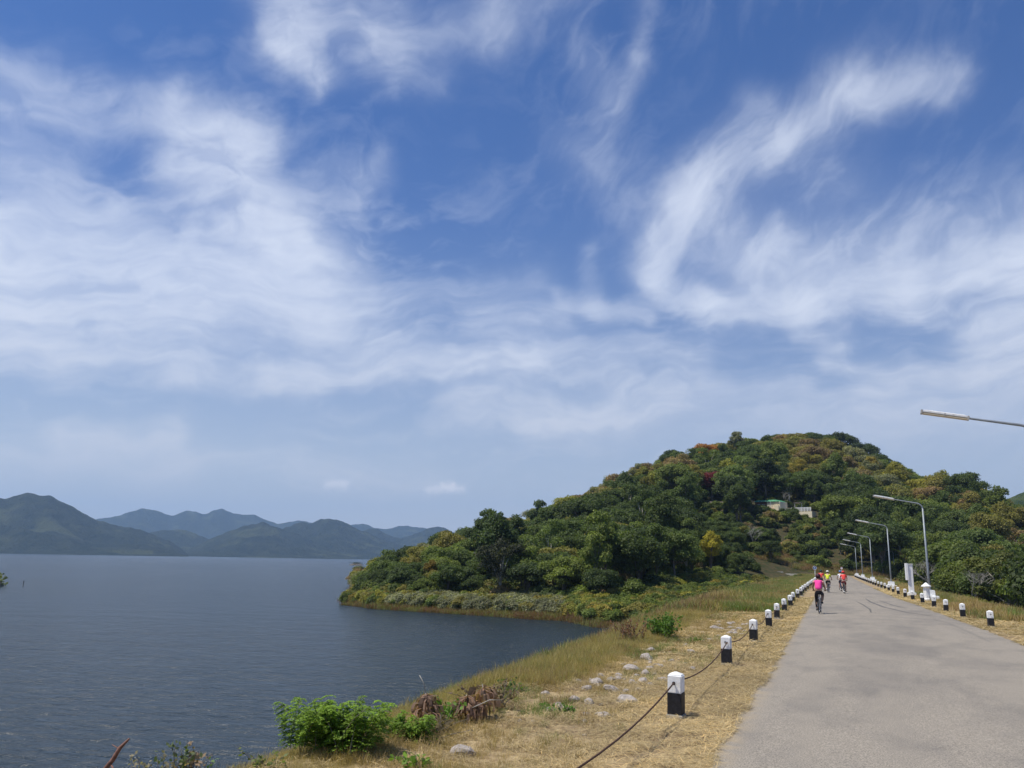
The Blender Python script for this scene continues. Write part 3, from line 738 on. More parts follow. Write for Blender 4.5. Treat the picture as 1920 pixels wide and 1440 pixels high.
SPECIAL = [  # azimuth, distance, shape, scale, colour, label
    (-22.0, 160, 'tall', 1.34, (0.075, 0.11, 0.035), 'tallest feathery light green tree rising above the trees of the cape'),
    (-21.2, 163, 'tall', 1.12, (0.085, 0.115, 0.04), 'slim light green tree close beside the tallest feathery tree on the cape'),
    (-21.5, 145, 'airy', 1.18, (0.06, 0.066, 0.035), 'wide dark tree with a bare pale trunk standing on the cape shore'),
    (-7.55, 404, 'broad', 1.35, (0.50, 0.24, 0.05), 'orange flowering tree near the top of the hill'),
    (-6.7, 424, 'round', 1.2, (0.34, 0.30, 0.09), 'small yellow tree on the hilltop next to the orange tree'),
    (-7.3, 286, 'broad', 1.1, (0.22, 0.045, 0.05), 'dark red tree on the hillside left of the house'),
    (-7.5, 176, 'tall', 0.75, (0.42, 0.36, 0.04), 'slim bright yellow tree at the foot of the hill'),
    (10.1, 270, 'airy', 1.0, (0.34, 0.25, 0.13), 'pale straw coloured tree at the right edge of the hill'),
    (9.6, 112, 'airy', 1.0, (0.13, 0.145, 0.035), 'yellow green tree with a forked white trunk in the valley right of the road'),
    (-26.2, 168, 'tall', 0.55, (0.24, 0.17, 0.03), 'small yellow-orange tree among the green trees of the cape'),
    (1.0, 432, 'broad', 1.6, (0.07, 0.095, 0.036), 'large flat topped dark tree crowning the hill right of its summit'),
    (2.2, 424, 'broad', 1.55, (0.07, 0.098, 0.034), 'large dark tree leaning out on the right shoulder of the hilltop'),
]
clear = []
for a, d, sh, sc, colr, lab in SPECIAL:
    x, y = polar(a, d); place_tree(sh, 1, x, y, sc, colr, label=lab); keep(x, y, 3.2 * sc); clear.append((a, d, 50 if d > 230 else 14))
for i, (a, d, sc, lab) in enumerate([(-12.3, 200, 0.8, 'leafless grey tree on the lower slope straight above the shore meadow'),
                      (-4.7, 215, 0.85, 'leafless grey tree on the slope below the house'),
                      (-6.0, 424, 1.0, 'leafless pale tree on the hilltop between orange tree and summit'),
                      (-1.9, 436, 1.05, 'tallest leafless pale tree at the very top of the hill'),
                      (-10.5, 398, 0.9, 'leafless pale tree on the upper left skyline of the hill'),
                      (-2.6, 285, 0.7, 'leafless grey tree just below the white balcony'),
                      (-13.5, 366, 0.8, 'leafless pale tree low on the left skyline of the hill'),
                      (6.8, 205, 0.9, 'leafless whitish tree in the forest right of the lamp posts'),
                      (-12.0, 385, 0.8, 'leafless pale tree on the left skyline beside two dark crowns')]):
    x, y = polar(a, d); place_bare(i % 2, x, y, sc, lab); keep(x, y, 1.5); clear.append((a, d, 22))

for a, d in ((-9.0, 410), (-8.3, 404), (-11.3, 392), (-14.2, 350), (-10.0, 300), (-13.0, 260), (-3.6, 425), (0.2, 350), (4.6, 300), (8.6, 240), (-16.0, 200), (-8.8, 235), (5.6, 140), (7.6, 118)):
    x, y = polar(a, d); place_bare(int(d) % 2, x, y, 0.85, 'leafless pale tree ' + where(x, y, gz(x, y) + 6), 'leafless trees on the hill'); keep(x, y, 1.5); clear.append((a, d, 18))
cand = []
tries = 0
while tries < 15000:
    tries += 1
    a = rng.uniform(-31, 19)
    dr = T1(RIDGE, a); df = np.interp(a, front_az, front_d)
    d = math.sqrt(rng.uniform(df ** 2, (dr + 22) ** 2)) if dr + 22 > df else df + rng.uniform(0, 20)
    x, y = polar(a, d)
    if a > 3.4 and x < XP(y) + 13: continue
    if x < XP(y) + 12 and x > -6 and y < 212: continue
    if (-5.4 < a < -0.7 and 226 < d < 287) or (-3.0 < a < 0.5 and 205 < d < 290): continue
    if -7.9 < a < -5.9 and 240 < d < 281: continue
    low_ = (-5.8 < a < -0.4 and 165 < d < 230) or (-8.4 < a < -5.7 and 180 < d < 245)
    if any(abs(a - ca) * d * 0.01745 < (5.0 if cl > 40 else 3.6) and cd_ - cl < d < cd_ for ca, cd_, cl in clear): continue
    if y < 212 and -45 < x < -1 and abs(y - np.interp(x, [-40, -24, -12, -2], [208, 207, 203, 196])) < 4: continue
    sc = rng.uniform(0.8, 1.5) * (0.75 if d < 170 and a < 0 else 1.0)
    sc *= float(np.interp(a, [-30, -24, -19, -15], [0.58, 0.72, 0.9, 1.0]))
    if low_: sc *= 0.42
    if d > dr - 30: sc = min(sc, 1.12)
    r = 4.0 * sc
    if occupied(x, y, r): continue
    keep(x, y, r); cand.append((a, d, x, y, sc))
print('tree candidates', len(cand))


def tree_look(a, d, x, y):
    n = fbm(x / 40, y / 40, 2, 61) + rng.normal(0, 0.35)
    top = (d - T1(FOOT, a)) / max(T1(RIDGE, a) - T1(FOOT, a), 1)
    n += 0.35 * max(0, top - 0.75) * (1 if a < -1 else 0.5)
    if a > 3.4 and d < 150: n -= 0.3
    if top < 0.5: n -= 0.10
    n += 0.14 * min(max(top, 0), 1)
    if a < -17: n -= 0.32
    if n < -0.30: k = 'dark green'
    elif n < 0.06: k = 'mid green' if rng.random() < .6 else 'dark green'
    elif n < 0.34: k = 'olive green' if rng.random() < .6 else 'mid green'
    elif n < 0.60: k = 'yellowish green' if rng.random() < .45 else 'olive green'
    else: k = 'brownish' if rng.random() < .6 else 'grey green'
    if top > 0.8 and a < -4 and rng.random() < 0.35: k = rng.choice(['brownish', 'grey green', 'yellowish green'])
    return str(k), top


def zone_name(a, d, top):
    if a < -19: return 'on the cape beside the lake'
    if a > 3.4: return 'in the forest right of the road' if d < 170 else 'on the right flank of the hill'
    if top > 0.78: return 'along the top of the hill'
    if a < -10: return 'on the lakeward slope of the hill'
    if top < 0.3: return 'at the foot of the hill by the dam'
    return 'on the middle slope round the house'


SHAPE_WORD = dict(round='round crowned', broad='broad crowned', tall='tall narrow', airy='loose crowned')
cand.sort(key=lambda c: c[4] / c[1] * (1.35 if c[1] > T1(RIDGE, c[0]) - 25 else 1.0) * (0.35 if c[0] > 12.5 else 1), reverse=True)
stuff_pts = []
for i, (a, d, x, y, sc) in enumerate(cand):
    k, top = tree_look(a, d, x, y)
    colr = np.array(GREENS[k][rng.integers(len(GREENS[k]))]) * rng.uniform(0.85, 1.2)
    sh = str(rng.choice(['round', 'broad', 'tall', 'airy'], p=[0.42, 0.27, 0.15, 0.16]))
    if (a < -23 or top > 0.84) and sh in ('tall', 'airy'): sh = 'broad' if rng.random() < .5 else 'round'
    if i < 286:
        wd = SHAPE_WORD[sh]; zn_ = where(x, y, gq(x, y) + 6 * sc)
        place_tree(sh, int(rng.integers(3)), x, y, sc, colr, label=f'{k} {wd} tree {zn_}', group='trees covering the hill and the cape', sz=rng.uniform(0.9, 1.15))
    else: stuff_pts.append((x, y, gq(x, y) - 0.2, sc, rng.uniform(0, 6.28), ['round', 'broad', 'tall', 'airy'].index(sh) * 2 + int(rng.integers(2)), *colr))


# ------------------------------------------------------------------ uncountable growth, scattered with geometry nodes
def scatter(name, pts, sources, label, cat, mt=None):
    """pts: rows x y z scale rot index r g b"""
    col_ = bpy.data.collections.new(name + '_kinds')
    for i, parts_ in enumerate(sources):
        so_ = bpy.data.objects.new(f'kind_{i:02d}', parts_); col_.objects.link(so_)
    P_ = np.array(pts, dtype=np.float32)
    me = bpy.data.meshes.new(name); me.vertices.add(len(P_)); me.vertices.foreach_set('co', P_[:, :3].ravel())
    for nm, i, ty in (('sc', 3, 'FLOAT'), ('rot', 4, 'FLOAT'), ('idx', 5, 'INT')):
        at = me.attributes.new(nm, ty, 'POINT'); at.data.foreach_set('value', P_[:, i].astype(np.int32 if ty == 'INT' else np.float32))
    at = me.attributes.new('lc', 'FLOAT_VECTOR', 'POINT'); at.data.foreach_set('vector', P_[:, 6:9].ravel().copy())
    ob = obj(name, me)
    g = bpy.data.node_groups.new(name, 'GeometryNodeTree')
    g.interface.new_socket('Geometry', in_out='INPUT', socket_type='NodeSocketGeometry')
    g.interface.new_socket('Geometry', in_out='OUTPUT', socket_type='NodeSocketGeometry')
    n = g.nodes.new; gi = n('NodeGroupInput'); go = n('NodeGroupOutput')
    m2p = n('GeometryNodeMeshToPoints'); ci = n('GeometryNodeCollectionInfo'); iop = n('GeometryNodeInstanceOnPoints')
    ci.inputs[0].default_value = col_; ci.inputs['Separate Children'].default_value = True; ci.inputs['Reset Children'].default_value = True
    iop.inputs['Pick Instance'].default_value = True
    def na(nm, ty):
        q = n('GeometryNodeInputNamedAttribute'); q.data_type = ty; q.inputs[0].default_value = nm
        return q.outputs[0]
    cx = n('ShaderNodeCombineXYZ'); st = n('GeometryNodeStoreNamedAttribute'); st.data_type = 'FLOAT_VECTOR'; st.domain = 'INSTANCE'
    st.inputs['Name'].default_value = 'leaf_color'
    L = g.links.new
    L(gi.outputs[0], m2p.inputs[0]); L(m2p.outputs[0], iop.inputs['Points']); L(ci.outputs[0], iop.inputs['Instance'])
    L(na('idx', 'INT'), iop.inputs['Instance Index']); L(na('rot', 'FLOAT'), cx.inputs[2]); L(cx.outputs[0], iop.inputs['Rotation'])
    L(na('sc', 'FLOAT'), iop.inputs['Scale'])
    L(iop.outputs[0], st.inputs[0]); L(na('lc', 'FLOAT_VECTOR'), st.inputs['Value']); L(st.outputs[0], go.inputs[0])
    md = ob.modifiers.new('scatter', 'NODES'); md.node_group = g
    return tag(ob, label, cat, kind='stuff')


def joined(crown, trunk):
    n1 = len(crown.vertices); V = np.empty(n1 * 3, np.float32); crown.vertices.foreach_get('co', V)
    n2 = len(trunk.vertices); V2 = np.empty(n2 * 3, np.float32); trunk.vertices.foreach_get('co', V2)
    f1 = np.arange(n1).reshape(-1, 4)
    f2 = [np.array([[*p.vertices]]) + n1 for p in trunk.polygons if len(p.vertices) == 4]
    tt = np.empty(n1, np.float32); crown.attributes['tint'].data.foreach_get('value', tt)
    f2 = np.concatenate(f2)
    return fast_mesh('tree', np.concatenate([V, V2]).reshape(-1, 3), np.concatenate([f1, f2]), [M_leaf, M_bark], dict(tint=np.concatenate([tt, np.full(n2, .5)])), [0] * len(f1) + [1] * len(f2))


srcs = []
for k in ('round', 'broad', 'tall', 'airy'):
    for v in (0, 1): srcs.append(joined(*TREES[k][v]))
print('stuff trees', len(stuff_pts))
scatter('forest', stuff_pts, srcs, 'mixed green forest filling the hill behind and between the nearer trees', 'forest')

def col_of(k): return np.array(GREENS[k][rng.integers(len(GREENS[k]))]) * rng.uniform(0.8, 1.25)
up_ = []
while len(up_) < 5200:
    a = rng.uniform(-31.2, 19); d0 = np.interp(a, front_az, front_d) - 3
    d = math.sqrt(rng.uniform(d0 ** 2, max(T1(RIDGE, a) + 15, d0 + 1) ** 2)); x, y = polar(a, d)
    if x > -6 and x < XP(y) + 8 and y < 214: continue
    if a > 3.4 and x < XP(y) + 10: continue
    if -25 < x < -3 and -4 < y - HY < 9: continue
    if -37 < x < -29 and 273 < y < 279: continue
    if y < 212 and -45 < x < -1 and abs(y - np.interp(x, [-40, -24, -12, -2], [208, 207, 203, 196])) < 3.5: continue
    s_ = rng.uniform(0.5, 1.5)
    k = str(rng.choice(['dark green', 'mid green', 'olive green', 'brownish'], p=[.4, .35, .17, .08]))
    up_.append((x, y, gq(x, y) - 0.3, s_, rng.uniform(0, 6.28), rng.integers(3), *col_of(k)))
scatter('undergrowth', up_, SHRUB, 'shrubs and saplings growing under the trees of the hill', 'undergrowth')

# pale and green shrubs of the cape shore
sh_ = []
for _ in range(1500):
    a = rng.uniform(-31.6, -14.5); f0 = T1(SHORE, a) + 2.4; f1 = np.interp(a, front_az, front_d) + 2
    if f1 > 300: f1 = T1(FOOT, a)
    d = rng.uniform(f0, max(f1, f0 + 1)); x, y = polar(a, d)
    pale = (-29 < a < -17) and fbm(x / 7, y / 7, 2, 77) > -0.35
    colr = np.array((0.30, 0.30, 0.17)) * rng.uniform(0.7, 1.25) if pale and rng.random() < .8 else col_of(str(rng.choice(['mid green', 'olive green', 'yellowish green'])))
    sh_.append((x, y, gq(x, y) - 0.15, rng.uniform(0.4, 1.0), rng.uniform(0, 6.28), rng.integers(3), *colr))
scatter('shore_shrubs', sh_, SHRUB, 'pale flowering and green shrubs covering the low shore of the cape', 'shrubs')

# green bushes on the slope at the end of the bay
bs_ = []
while len(bs_) < 1150:
    y = rng.uniform(36, 200); x = rng.uniform(-60, -4.8)
    a = math.degrees(math.atan2(x, y)); d = math.hypot(x, y)
    z = gq(x, y)
    if z < WATER_Z + 0.25 or a < -17 or d > np.interp(a, front_az, front_d) + 4: continue
    if a < -12.5 and y < 112: continue
    dens = np.clip((-x - 7) / 9, 0.07, 1) * np.clip((y - 60) / 50, 0.25, 1)
    if rng.random() > dens: continue
    if y > 172 and x > -25: continue
    k = str(rng.choice(['mid green', 'olive green', 'yellowish green', 'dark green'], p=[.45, .25, .12, .18]))
    bs_.append((x, y, z - 0.15, rng.uniform(0.25, 0.8) * (1.25 if y > 105 and x < -12 else 0.75 if x < -9 else 0.4), rng.uniform(0, 6.28), rng.integers(3), *col_of(k)))
scatter('slope_bushes', bs_, SHRUB, 'low green bushes on the dam slope at the end of the bay', 'bushes')

# ------------------------------------------------------------------ grass
def blades(n_tuft, h, w, spread, lean, seed, flat=False):
    g = np.random.default_rng(seed)
    base = np.c_[g.normal(0, spread, (n_tuft, 2)), np.full(n_tuft, -0.03)]
    a = g.uniform(0, 6.28, n_tuft); L = h * g.uniform(0.5, 1.2, n_tuft); ln = lean * g.uniform(0.3, 1.3, n_tuft)
    d = np.c_[np.cos(a) * ln, np.sin(a) * ln, np.ones(n_tuft)]; d = unit(d)
    side = np.c_[-np.sin(a), np.cos(a), np.zeros(n_tuft)] * w
    mid = base + d * (L * 0.55)[:, None]; tip = base + d * L[:, None] + np.c_[np.cos(a), np.sin(a), -0.25 * np.ones(n_tuft)] * (L * ln * 0.35)[:, None]
    V = np.stack([base - side / 2, base + side / 2, mid + side / 2.4, tip, mid - side / 2.4], 1).reshape(-1, 3)
    k5 = np.arange(n_tuft)[:, None] * 5
    F = [k5 + np.array([[0, 1, 2, 4]]), k5 + np.array([[4, 2, 3]])]
    return fast_mesh('tuft', V, F, [M_leaf], dict(tint=np.repeat(np.clip(g.normal(.42, .16, n_tuft), 0, 1), 5)))


TUFT = [blades(60, 0.34, 0.006, 0.14, 0.6, 1), blades(80, 0.30, 0.006, 0.22, 0.9, 2), blades(130, 0.62, 0.008, 0.36, 0.5, 3), blades(140, 0.48, 0.009, 0.42, 0.8, 4),
        blades(130, 0.55, 0.035, 0.5, 0.6, 5), blades(130, 0.8, 0.035, 0.55, 0.5, 6)]
GOLD = np.array((0.44, 0.34, 0.14)); STRAWC = np.array((0.42, 0.31, 0.15)); GREENG = np.array((0.15, 0.235, 0.06)); BROWN = np.array((0.26, 0.165, 0.09)); OLG = np.array((0.24, 0.25, 0.09))
gr_ = []
def brink(y): return float(np.interp(y, [0, 12, 17, 24, 31, 60], [-5.2, -5.1, -5.1, -5.2, -5.4, -6.0]))
N1 = 0
while N1 < 12500:        # tall grass along the brink and over the slope
    y = 5.5 + 120 * rng.random() ** 1.9; x = brink(y) + 0.5 - rng.exponential(0.9 + y * 0.14)
    if x < -40: continue
    z = gq(x, y)
    if z < WATER_Z: continue
    pg = fbm(x / 3, y / 5, 3, 81); far = y > 38
    if y < 13.5 and rng.random() < 0.62: continue
    if far: pq = pg + rng.normal(0, .3); c_, kk = (GREENG * .8 if pq > 0.28 else OLG if pq > 0.0 else GOLD if pq > -.3 else BROWN), rng.integers(4, 6)
    else: c_, kk = (GOLD if pg + rng.normal(0, .3) > -0.12 else OLG if rng.random() < .4 else BROWN), rng.integers(2, 4)
    if 14 < y < 38 and x > brink(y) - 1.5: c_ = GOLD if rng.random() < .68 else (BROWN if rng.random() < .4 else OLG)
    gr_.append((x, y, z, rng.uniform(0.4, 0.85) * (0.7 if x > brink(y) else 1) * (0.75 if y < 34 else 1) * (0.45 if y < 14 else 1), rng.uniform(0, 6.28), kk, *(c_ * rng.uniform(0.75, 1.2)))); N1 += 1
N1 = 0
while N1 < 12000:        # short mixed grass: between the verge and the brink, and out to the end of the dam
    y = 8 + 185 * rng.random() ** 1.5; x = rng.uniform(brink(y) - 0.3, -2.6) if rng.random() < .8 else rng.uniform(XP(y) + 0.6, XP(y) + 4.5)
    pg = fbm(x / 1.1, y / 1.8, 3, 83)
    t_ = np.clip((-3.0 - x) / 2.8, 0, 1) if x < 0 else np.clip((x - XP(y) - 1.4) / 2.2, 0, 1)
    if rng.random() > 0.2 + 0.8 * t_ ** 1.2: continue
    if x < 0 and y < 19 and x > -4.6 and rng.random() < 0.45: continue
    c_ = STRAWC if pg > 0.0 else (BROWN if rng.random() < .3 else OLG if rng.random() < .6 else GREENG)
    if y > 45 and x < 0: c_ = GREENG * .8 if rng.random() < .22 * t_ + .03 else (OLG if rng.random() < .3 else c_)
    gr_.append((x, y, gq(x, y), rng.uniform(0.2, 0.62), rng.uniform(0, 6.28), rng.integers(0, 2) if y < 40 else rng.integers(4, 6), *(c_ * rng.uniform(0.8, 1.2)))); N1 += 1
for _ in range(1500):   # reeds and red-brown grass at the water line of the cape
    a = rng.uniform(-31.9, -14.7); d = T1(SHORE, a) + rng.uniform(-0.5, 3.5); x, y = polar(a, d); z = gq(x, y)
    gr_.append((x, y, max(z, WATER_Z - .15), rng.uniform(0.6, 1.3), rng.uniform(0, 6.28), rng.integers(4, 6), *((np.array((0.22, 0.125, 0.07)) if rng.random() < .6 else OLG) * rng.uniform(0.8, 1.2))))
for _ in range(900):    # grassy end of the side road and far bank
    x = rng.uniform(-40, 14); y = rng.uniform(208, 224); 
    gr_.append((x, y, gq(x, y), rng.uniform(0.6, 1.3), rng.uniform(0, 6.28), rng.integers(4, 6), *((BROWN * 1.2 if rng.random() < .6 else OLG) * rng.uniform(0.8, 1.2))))
scatter('grass', gr_, TUFT, 'golden, brown and green grass growing along the top and slope of the dam', 'grass')

# mown straw lying on both verges
g = np.random.default_rng(5)
def straw_field(n, xa, xb, ya, yb, pw, L0, lw, seed):
    g = np.random.default_rng(seed)
    y = ya + (yb - ya) * g.random(n) ** pw; x = xa(y) + (xb(y) - xa(y)) * g.random(n)
    keepm = fbm(x / 0.5, y / 0.5, 2, 91) + 0.9 * fbm(x / 1.6, y / 2.4, 3, 92) + np.clip((x + 3.4) / 1.5, -0.3, 0.3) * (x < 0) + g.normal(0, .3, n) > -0.2
    x, y = x[keepm], y[keepm]; n = len(x)
    a = g.uniform(0, 6.28, n) ; L = L0 * g.uniform(0.4, 1.5, n) * (1 + y / 40); w = lw * (1 + y / 14)
    z = ground(x, y) + g.uniform(0.0, 0.035, n)
    d = np.c_[np.cos(a), np.sin(a), g.normal(0.08, 0.16, n)]; side = np.c_[-np.sin(a), np.cos(a), np.zeros(n)] * w[:, None] / 2
    c = np.c_[x, y, z + 0.01]; e = d * L[:, None] / 2
    bow = np.c_[np.zeros(n), np.zeros(n), np.abs(g.normal(0, 0.012, n))]
    V = np.stack([c - e, c + side + bow, c + e, c - side + bow], 1).reshape(-1, 3)
    V[:, 2] = np.maximum(V[:, 2], np.repeat(z - 0.01, 4))
    return V, np.repeat(np.clip(g.normal(.42, .2, n) + 0.35 * fbm(x / 1.2, y / 1.2, 3, 95), 0, 1), 4)
Vs = []; Ts = []
for args in ((120000, lambda y: np.full_like(y, -5.6), lambda y: -1.24 + 0.16 * fbm(y * 1.3, y * 0, 3, 51), 5.0, 22, 1.6, 0.15, 0.0035, 1),
             (60000, lambda y: np.full_like(y, -5.6), lambda y: np.full_like(y, -1.25), 20, 60, 1.3, 0.16, 0.006, 2),
             (60000, lambda y: XR(y) - 0.05, lambda y: XP(y) + 3.0, 22, 90, 1.5, 0.18, 0.006, 3)):
    v_, t_ = straw_field(*args); Vs.append(v_); Ts.append(t_)
Vs = np.concatenate(Vs); Ts = np.concatenate(Ts)
M_straw = leaf_mat('straw', 0.15, 0.7, (0.54, 0.42, 0.225))
tag(obj('straw', fast_mesh('straw', Vs, np.arange(len(Vs)).reshape(-1, 4), [M_straw], dict(tint=Ts))), 'cut dry straw lying loose on the verges of the road', 'straw', kind='stuff')
#==PART3==
# ------------------------------------------------------------------ bollards and cable
ORD = ['nearest', 'second', 'third', 'fourth', 'fifth', 'sixth', 'seventh', 'eighth', 'ninth', 'tenth', 'eleventh', 'twelfth']
black_me = MB().box((0, 0, 0.09), (0.204, 0.204, 0.46)).mesh('black_base', M_black, bevel=0.004)


def top_mesh():
    mb = MB(); h = 0.1
    v = [(-h, -h, .318), (h, -h, .318), (h, h, .318), (-h, h, .318), (-h, -h, .565), (h, -h, .565), (h, h, .565), (-h, h, .565), (0, 0, .61)]
    mb.add(v, [(3, 2, 1, 0), (0, 1, 5, 4), (1, 2, 6, 5), (2, 3, 7, 6), (3, 0, 4, 7), (4, 5, 8), (5, 6, 8), (6, 7, 8), (7, 4, 8)])
    return mb.mesh('white_top', M_post, bevel=0.012)


top_me = top_mesh()
eye_mes = []
for s_ in (-1, 1):
    ring = MB()
    ring.tube([(0, s_ * 0.098, .46), (0, s_ * 0.112, .46)], 0.008, 6)
    ring.tube([(0.0 + 0.02 * math.cos(t), s_ * 0.13, .46 + 0.02 * math.sin(t)) for t in np.linspace(0, 6.283, 9)[:-1]], 0.006, 5, closed=True)
    eye_mes.append(ring.mesh('cable_eye', M_iron, True))
foot_me = MB().box((0, 0, 0.0), (0.23, 0.23, 0.06)).mesh('concrete_foot', M_conc, bevel=0.008)
M_red = mat('red_reflector', (0.45, 0.04, 0.03), 0.4, vary=0.1)
LY = [5.4, 12.5, 19.0, 25.2, 31.0, 36.6, 42.0, 47.2, 52.4, 57.9]
while LY[-1] < 188: LY.append(LY[-1] + 5.6)
RY = [28.2, 36.1, 42.3, 47.3, 51.9, 57.2, 62.2, 66.9, 72.9]
while RY[-1] < 192: RY.append(RY[-1] + 5.5)
proto = None


def bollard(x, y, rz, tilt, label, group, rusty=True):
    global proto
    if proto is None:
        e = empty('bollard'); obj('black_base', black_me, e); obj('white_top', top_me, e); [obj('cable_eye', q, e) for q in eye_mes]; obj('concrete_foot', foot_me, e)
        proto = e
    else: e = copy_tree(proto)
    z = gz(x, y)
    e.location = (x, y, z + 0.012); e.rotation_euler = (tilt[0], tilt[1], rz)
    tag(e, label, 'bollard', group)
    return e


gL, gR = 'black and white bollards along the lake side of the road', 'black and white bollards along the forest side of the road'
for i, y in enumerate(LY):
    tl = (float(rng.normal(0, 0.02)), float(rng.normal(0, 0.022)))
    if i == 0: lab = 'black and white bollard nearest the viewer, holding the near end of the cable'
    elif i <= 11: lab = f'{ORD[i - 1]} black and white bollard in view on the lake side, carrying the rusty cable'.replace('nearest black', 'large nearest black')
    else: lab = 'small distant bollard in the tight far part of the lake side row'
    bollard(-2.2 + (0.04 * math.sin(i * 2.1) if i > 1 else 0), y, float(rng.normal(-0.05, 0.04)) if i > 1 else -0.09, tl, lab, gL)
for i, y in enumerate(RY):
    tl = (float(rng.normal(0, 0.02)), float(rng.normal(0, 0.025)))
    lab = f'{ORD[i]} black and white bollard on the forest side of the road' if i < 12 else 'small distant bollard in the tight far part of the forest side row'
    if i == 7: lab = 'bollard with a red spot just before the tall white marker pillar'
    x = float(XP(y)) + (0.0 if y < 182 else (y - 182) ** 2 * 0.012)
    e = bollard(x, y, 0.03, tl, lab, gR)
    if i == 7:
        MB().tube([(0, -0.1, .5), (0, -0.112, .5)], 0.032, 10).build('reflector', M_red, e)
cab = []
for i in range(len(LY) - 1):
    a, c_ = LY[i], LY[i + 1]; za, zb = gz(-2.2, a) + .472, gz(-2.2, c_) + .472
    if i: cab += [(-2.2, a - 0.13, za), (-2.2, a + 0.13, za)]
    for t in np.linspace(0.08, 0.92, 9 if a < 60 else 4):
        cab.append((-2.2, a + 0.13 + (c_ - a - 0.26) * t, za + (zb - za) * t - (0.15 + 0.02 * math.sin(i * 3)) * 4 * t * (1 - t)))
tag(MB().tube(cab, 0.011, 6).build('cable', M_rust, smooth=True), 'rusty steel cable sagging from bollard to bollard on the lake side', 'cable')

# ------------------------------------------------------------------ street lamps
def lamp(y, px_, label, first=None, h=6.35, block='step'):
    if first is None:
        e = empty('street_lamp')
        pole = [(0, 0, 0.3), (0, 0, 2.0), (0, 0, h - 0.35)]
        for t in np.linspace(0, 1, 6): a = math.radians(78) * t; pole.append((-0.42 * (1 - math.cos(a)), 0, h - 0.35 + 0.42 * math.sin(a)))
        ex, ez = pole[-1][0], pole[-1][2]
        pole += [(-1.75, 0, ez + (1.75 + ex) * 0.195 + 0.0), (-2.2, 0, ez + (2.2 + ex) * 0.195)]
        r_ = [0.075, 0.07, 0.052] + [0.045] * 6 + [0.034, 0.030]
        MB().tube(pole, r_, 10).build('pole', M_galv, e, smooth=True)
        hx, hz_ = -1.72, ez + (1.72 + ex) * 0.195
        ang = math.atan(0.2); Mr = Matrix.Rotation(ang, 3, 'Y')
        L = 1.35; c = Vector((hx - L / 2 * math.cos(ang), 0, hz_ + L / 2 * math.sin(ang) - 0.0))
        o1 = MB().box((0, 0, 0.03), (L, 0.17, 0.06)).box((0, 0, 0.072), (L * 0.98, 0.12, 0.03), 0.8).build('lamp_housing', M_white, e, bevel=0.01)
        o2 = MB().box((0, 0, -0.035), (L * 0.96, 0.15, 0.068)).build('lamp_diffuser', M_cream, e, bevel=0.015)
        o3 = MB().box((-L / 2 + 0.02, 0, 0.0), (0.05, 0.18, 0.13)).box((L / 2 - 0.02, 0, 0.0), (0.05, 0.18, 0.13)).box((0, 0, 0.0), (0.03, 0.178, 0.1)).build('end_caps', M_conc, e)
        for o_ in (o1, o2, o3): o_.location = c; o_.rotation_euler = (0, ang, 0)
        MB().box((0, 0, 0.05), (1.05, 0.95, 0.5), 0.97).box((0, 0, 0.48), (0.62, 0.6, 0.36), 0.95).build('base_block', M_white, e, bevel=0.02)
        MB().lathe([(0.14, 0.66), (0.14, 0.70), (0.09, 0.72), (0.09, 0.78)], 10).build('base_flange', M_galv, e)
    else: e = copy_tree(first)
    e.location = (px_, y, gz(px_, y)); e['label'] = label; e['category'] = 'street lamp'; e['group'] = 'street lamps along the forest side of the road'
    return e


lx = lambda y: float(XP(y)) + 0.95
first = lamp(28.6, 5.95, 'nearest street lamp, only its arm and long lamp head reaching in from the right')
for i, (y, px_) in enumerate([(62.8, 5.98), (96, 5.62), (134, 5.4), (168, 5.15), (199, 4.95)]):
    lamp(y, px_, f"{['tallest whole', 'second whole', 'third whole', 'fourth whole', 'farthest roadside'][i]} street lamp with a curved arm, counting from the viewer", first)
e = lamp(216, 13.5, 'small street lamp half hidden by trees past the bend of the road', first)

# ------------------------------------------------------------------ white marker pillar and small white post
e = empty('marker_pillar', (5.5, 70.7, gz(5.5, 70.7)), 0.05, label='tall white marker pillar with a box panel on its upper half, behind the bollards', cat='marker pillar')
MB().box((0, 0, 1.15), (0.34, 0.5, 2.42)).build('column', M_white, e, bevel=0.015)
MB().box((-0.24, -0.05, 1.82), (0.16, 0.62, 1.25)).build('panel', M_white, e, bevel=0.012)
MB().box((0, 0, 0.12), (0.55, 0.7, 0.34)).build('plinth', M_white, e, bevel=0.015)
MB().box((0, 0, 2.385), (0.42, 0.58, 0.05)).build('cap', M_white, e, bevel=0.01)
e = empty('marker_post', (5.62, 61.0, gz(5.6, 61)), 0.2, label='short thick white post with a pointed cap beside the tallest street lamp', cat='marker post')
MB().lathe([(0.25, -0.1), (0.25, 0.14), (0.20, 0.18), (0.185, 0.86), (0.21, 0.9)], 8, rot=0.39).build('body', M_white, e)
MB().lathe([(0.30, 0.903), (0.30, 0.95), (0.19, 1.03), (0.09, 1.12), (0.02, 1.17)], 8, rot=0.39).build('cap', M_white, e)

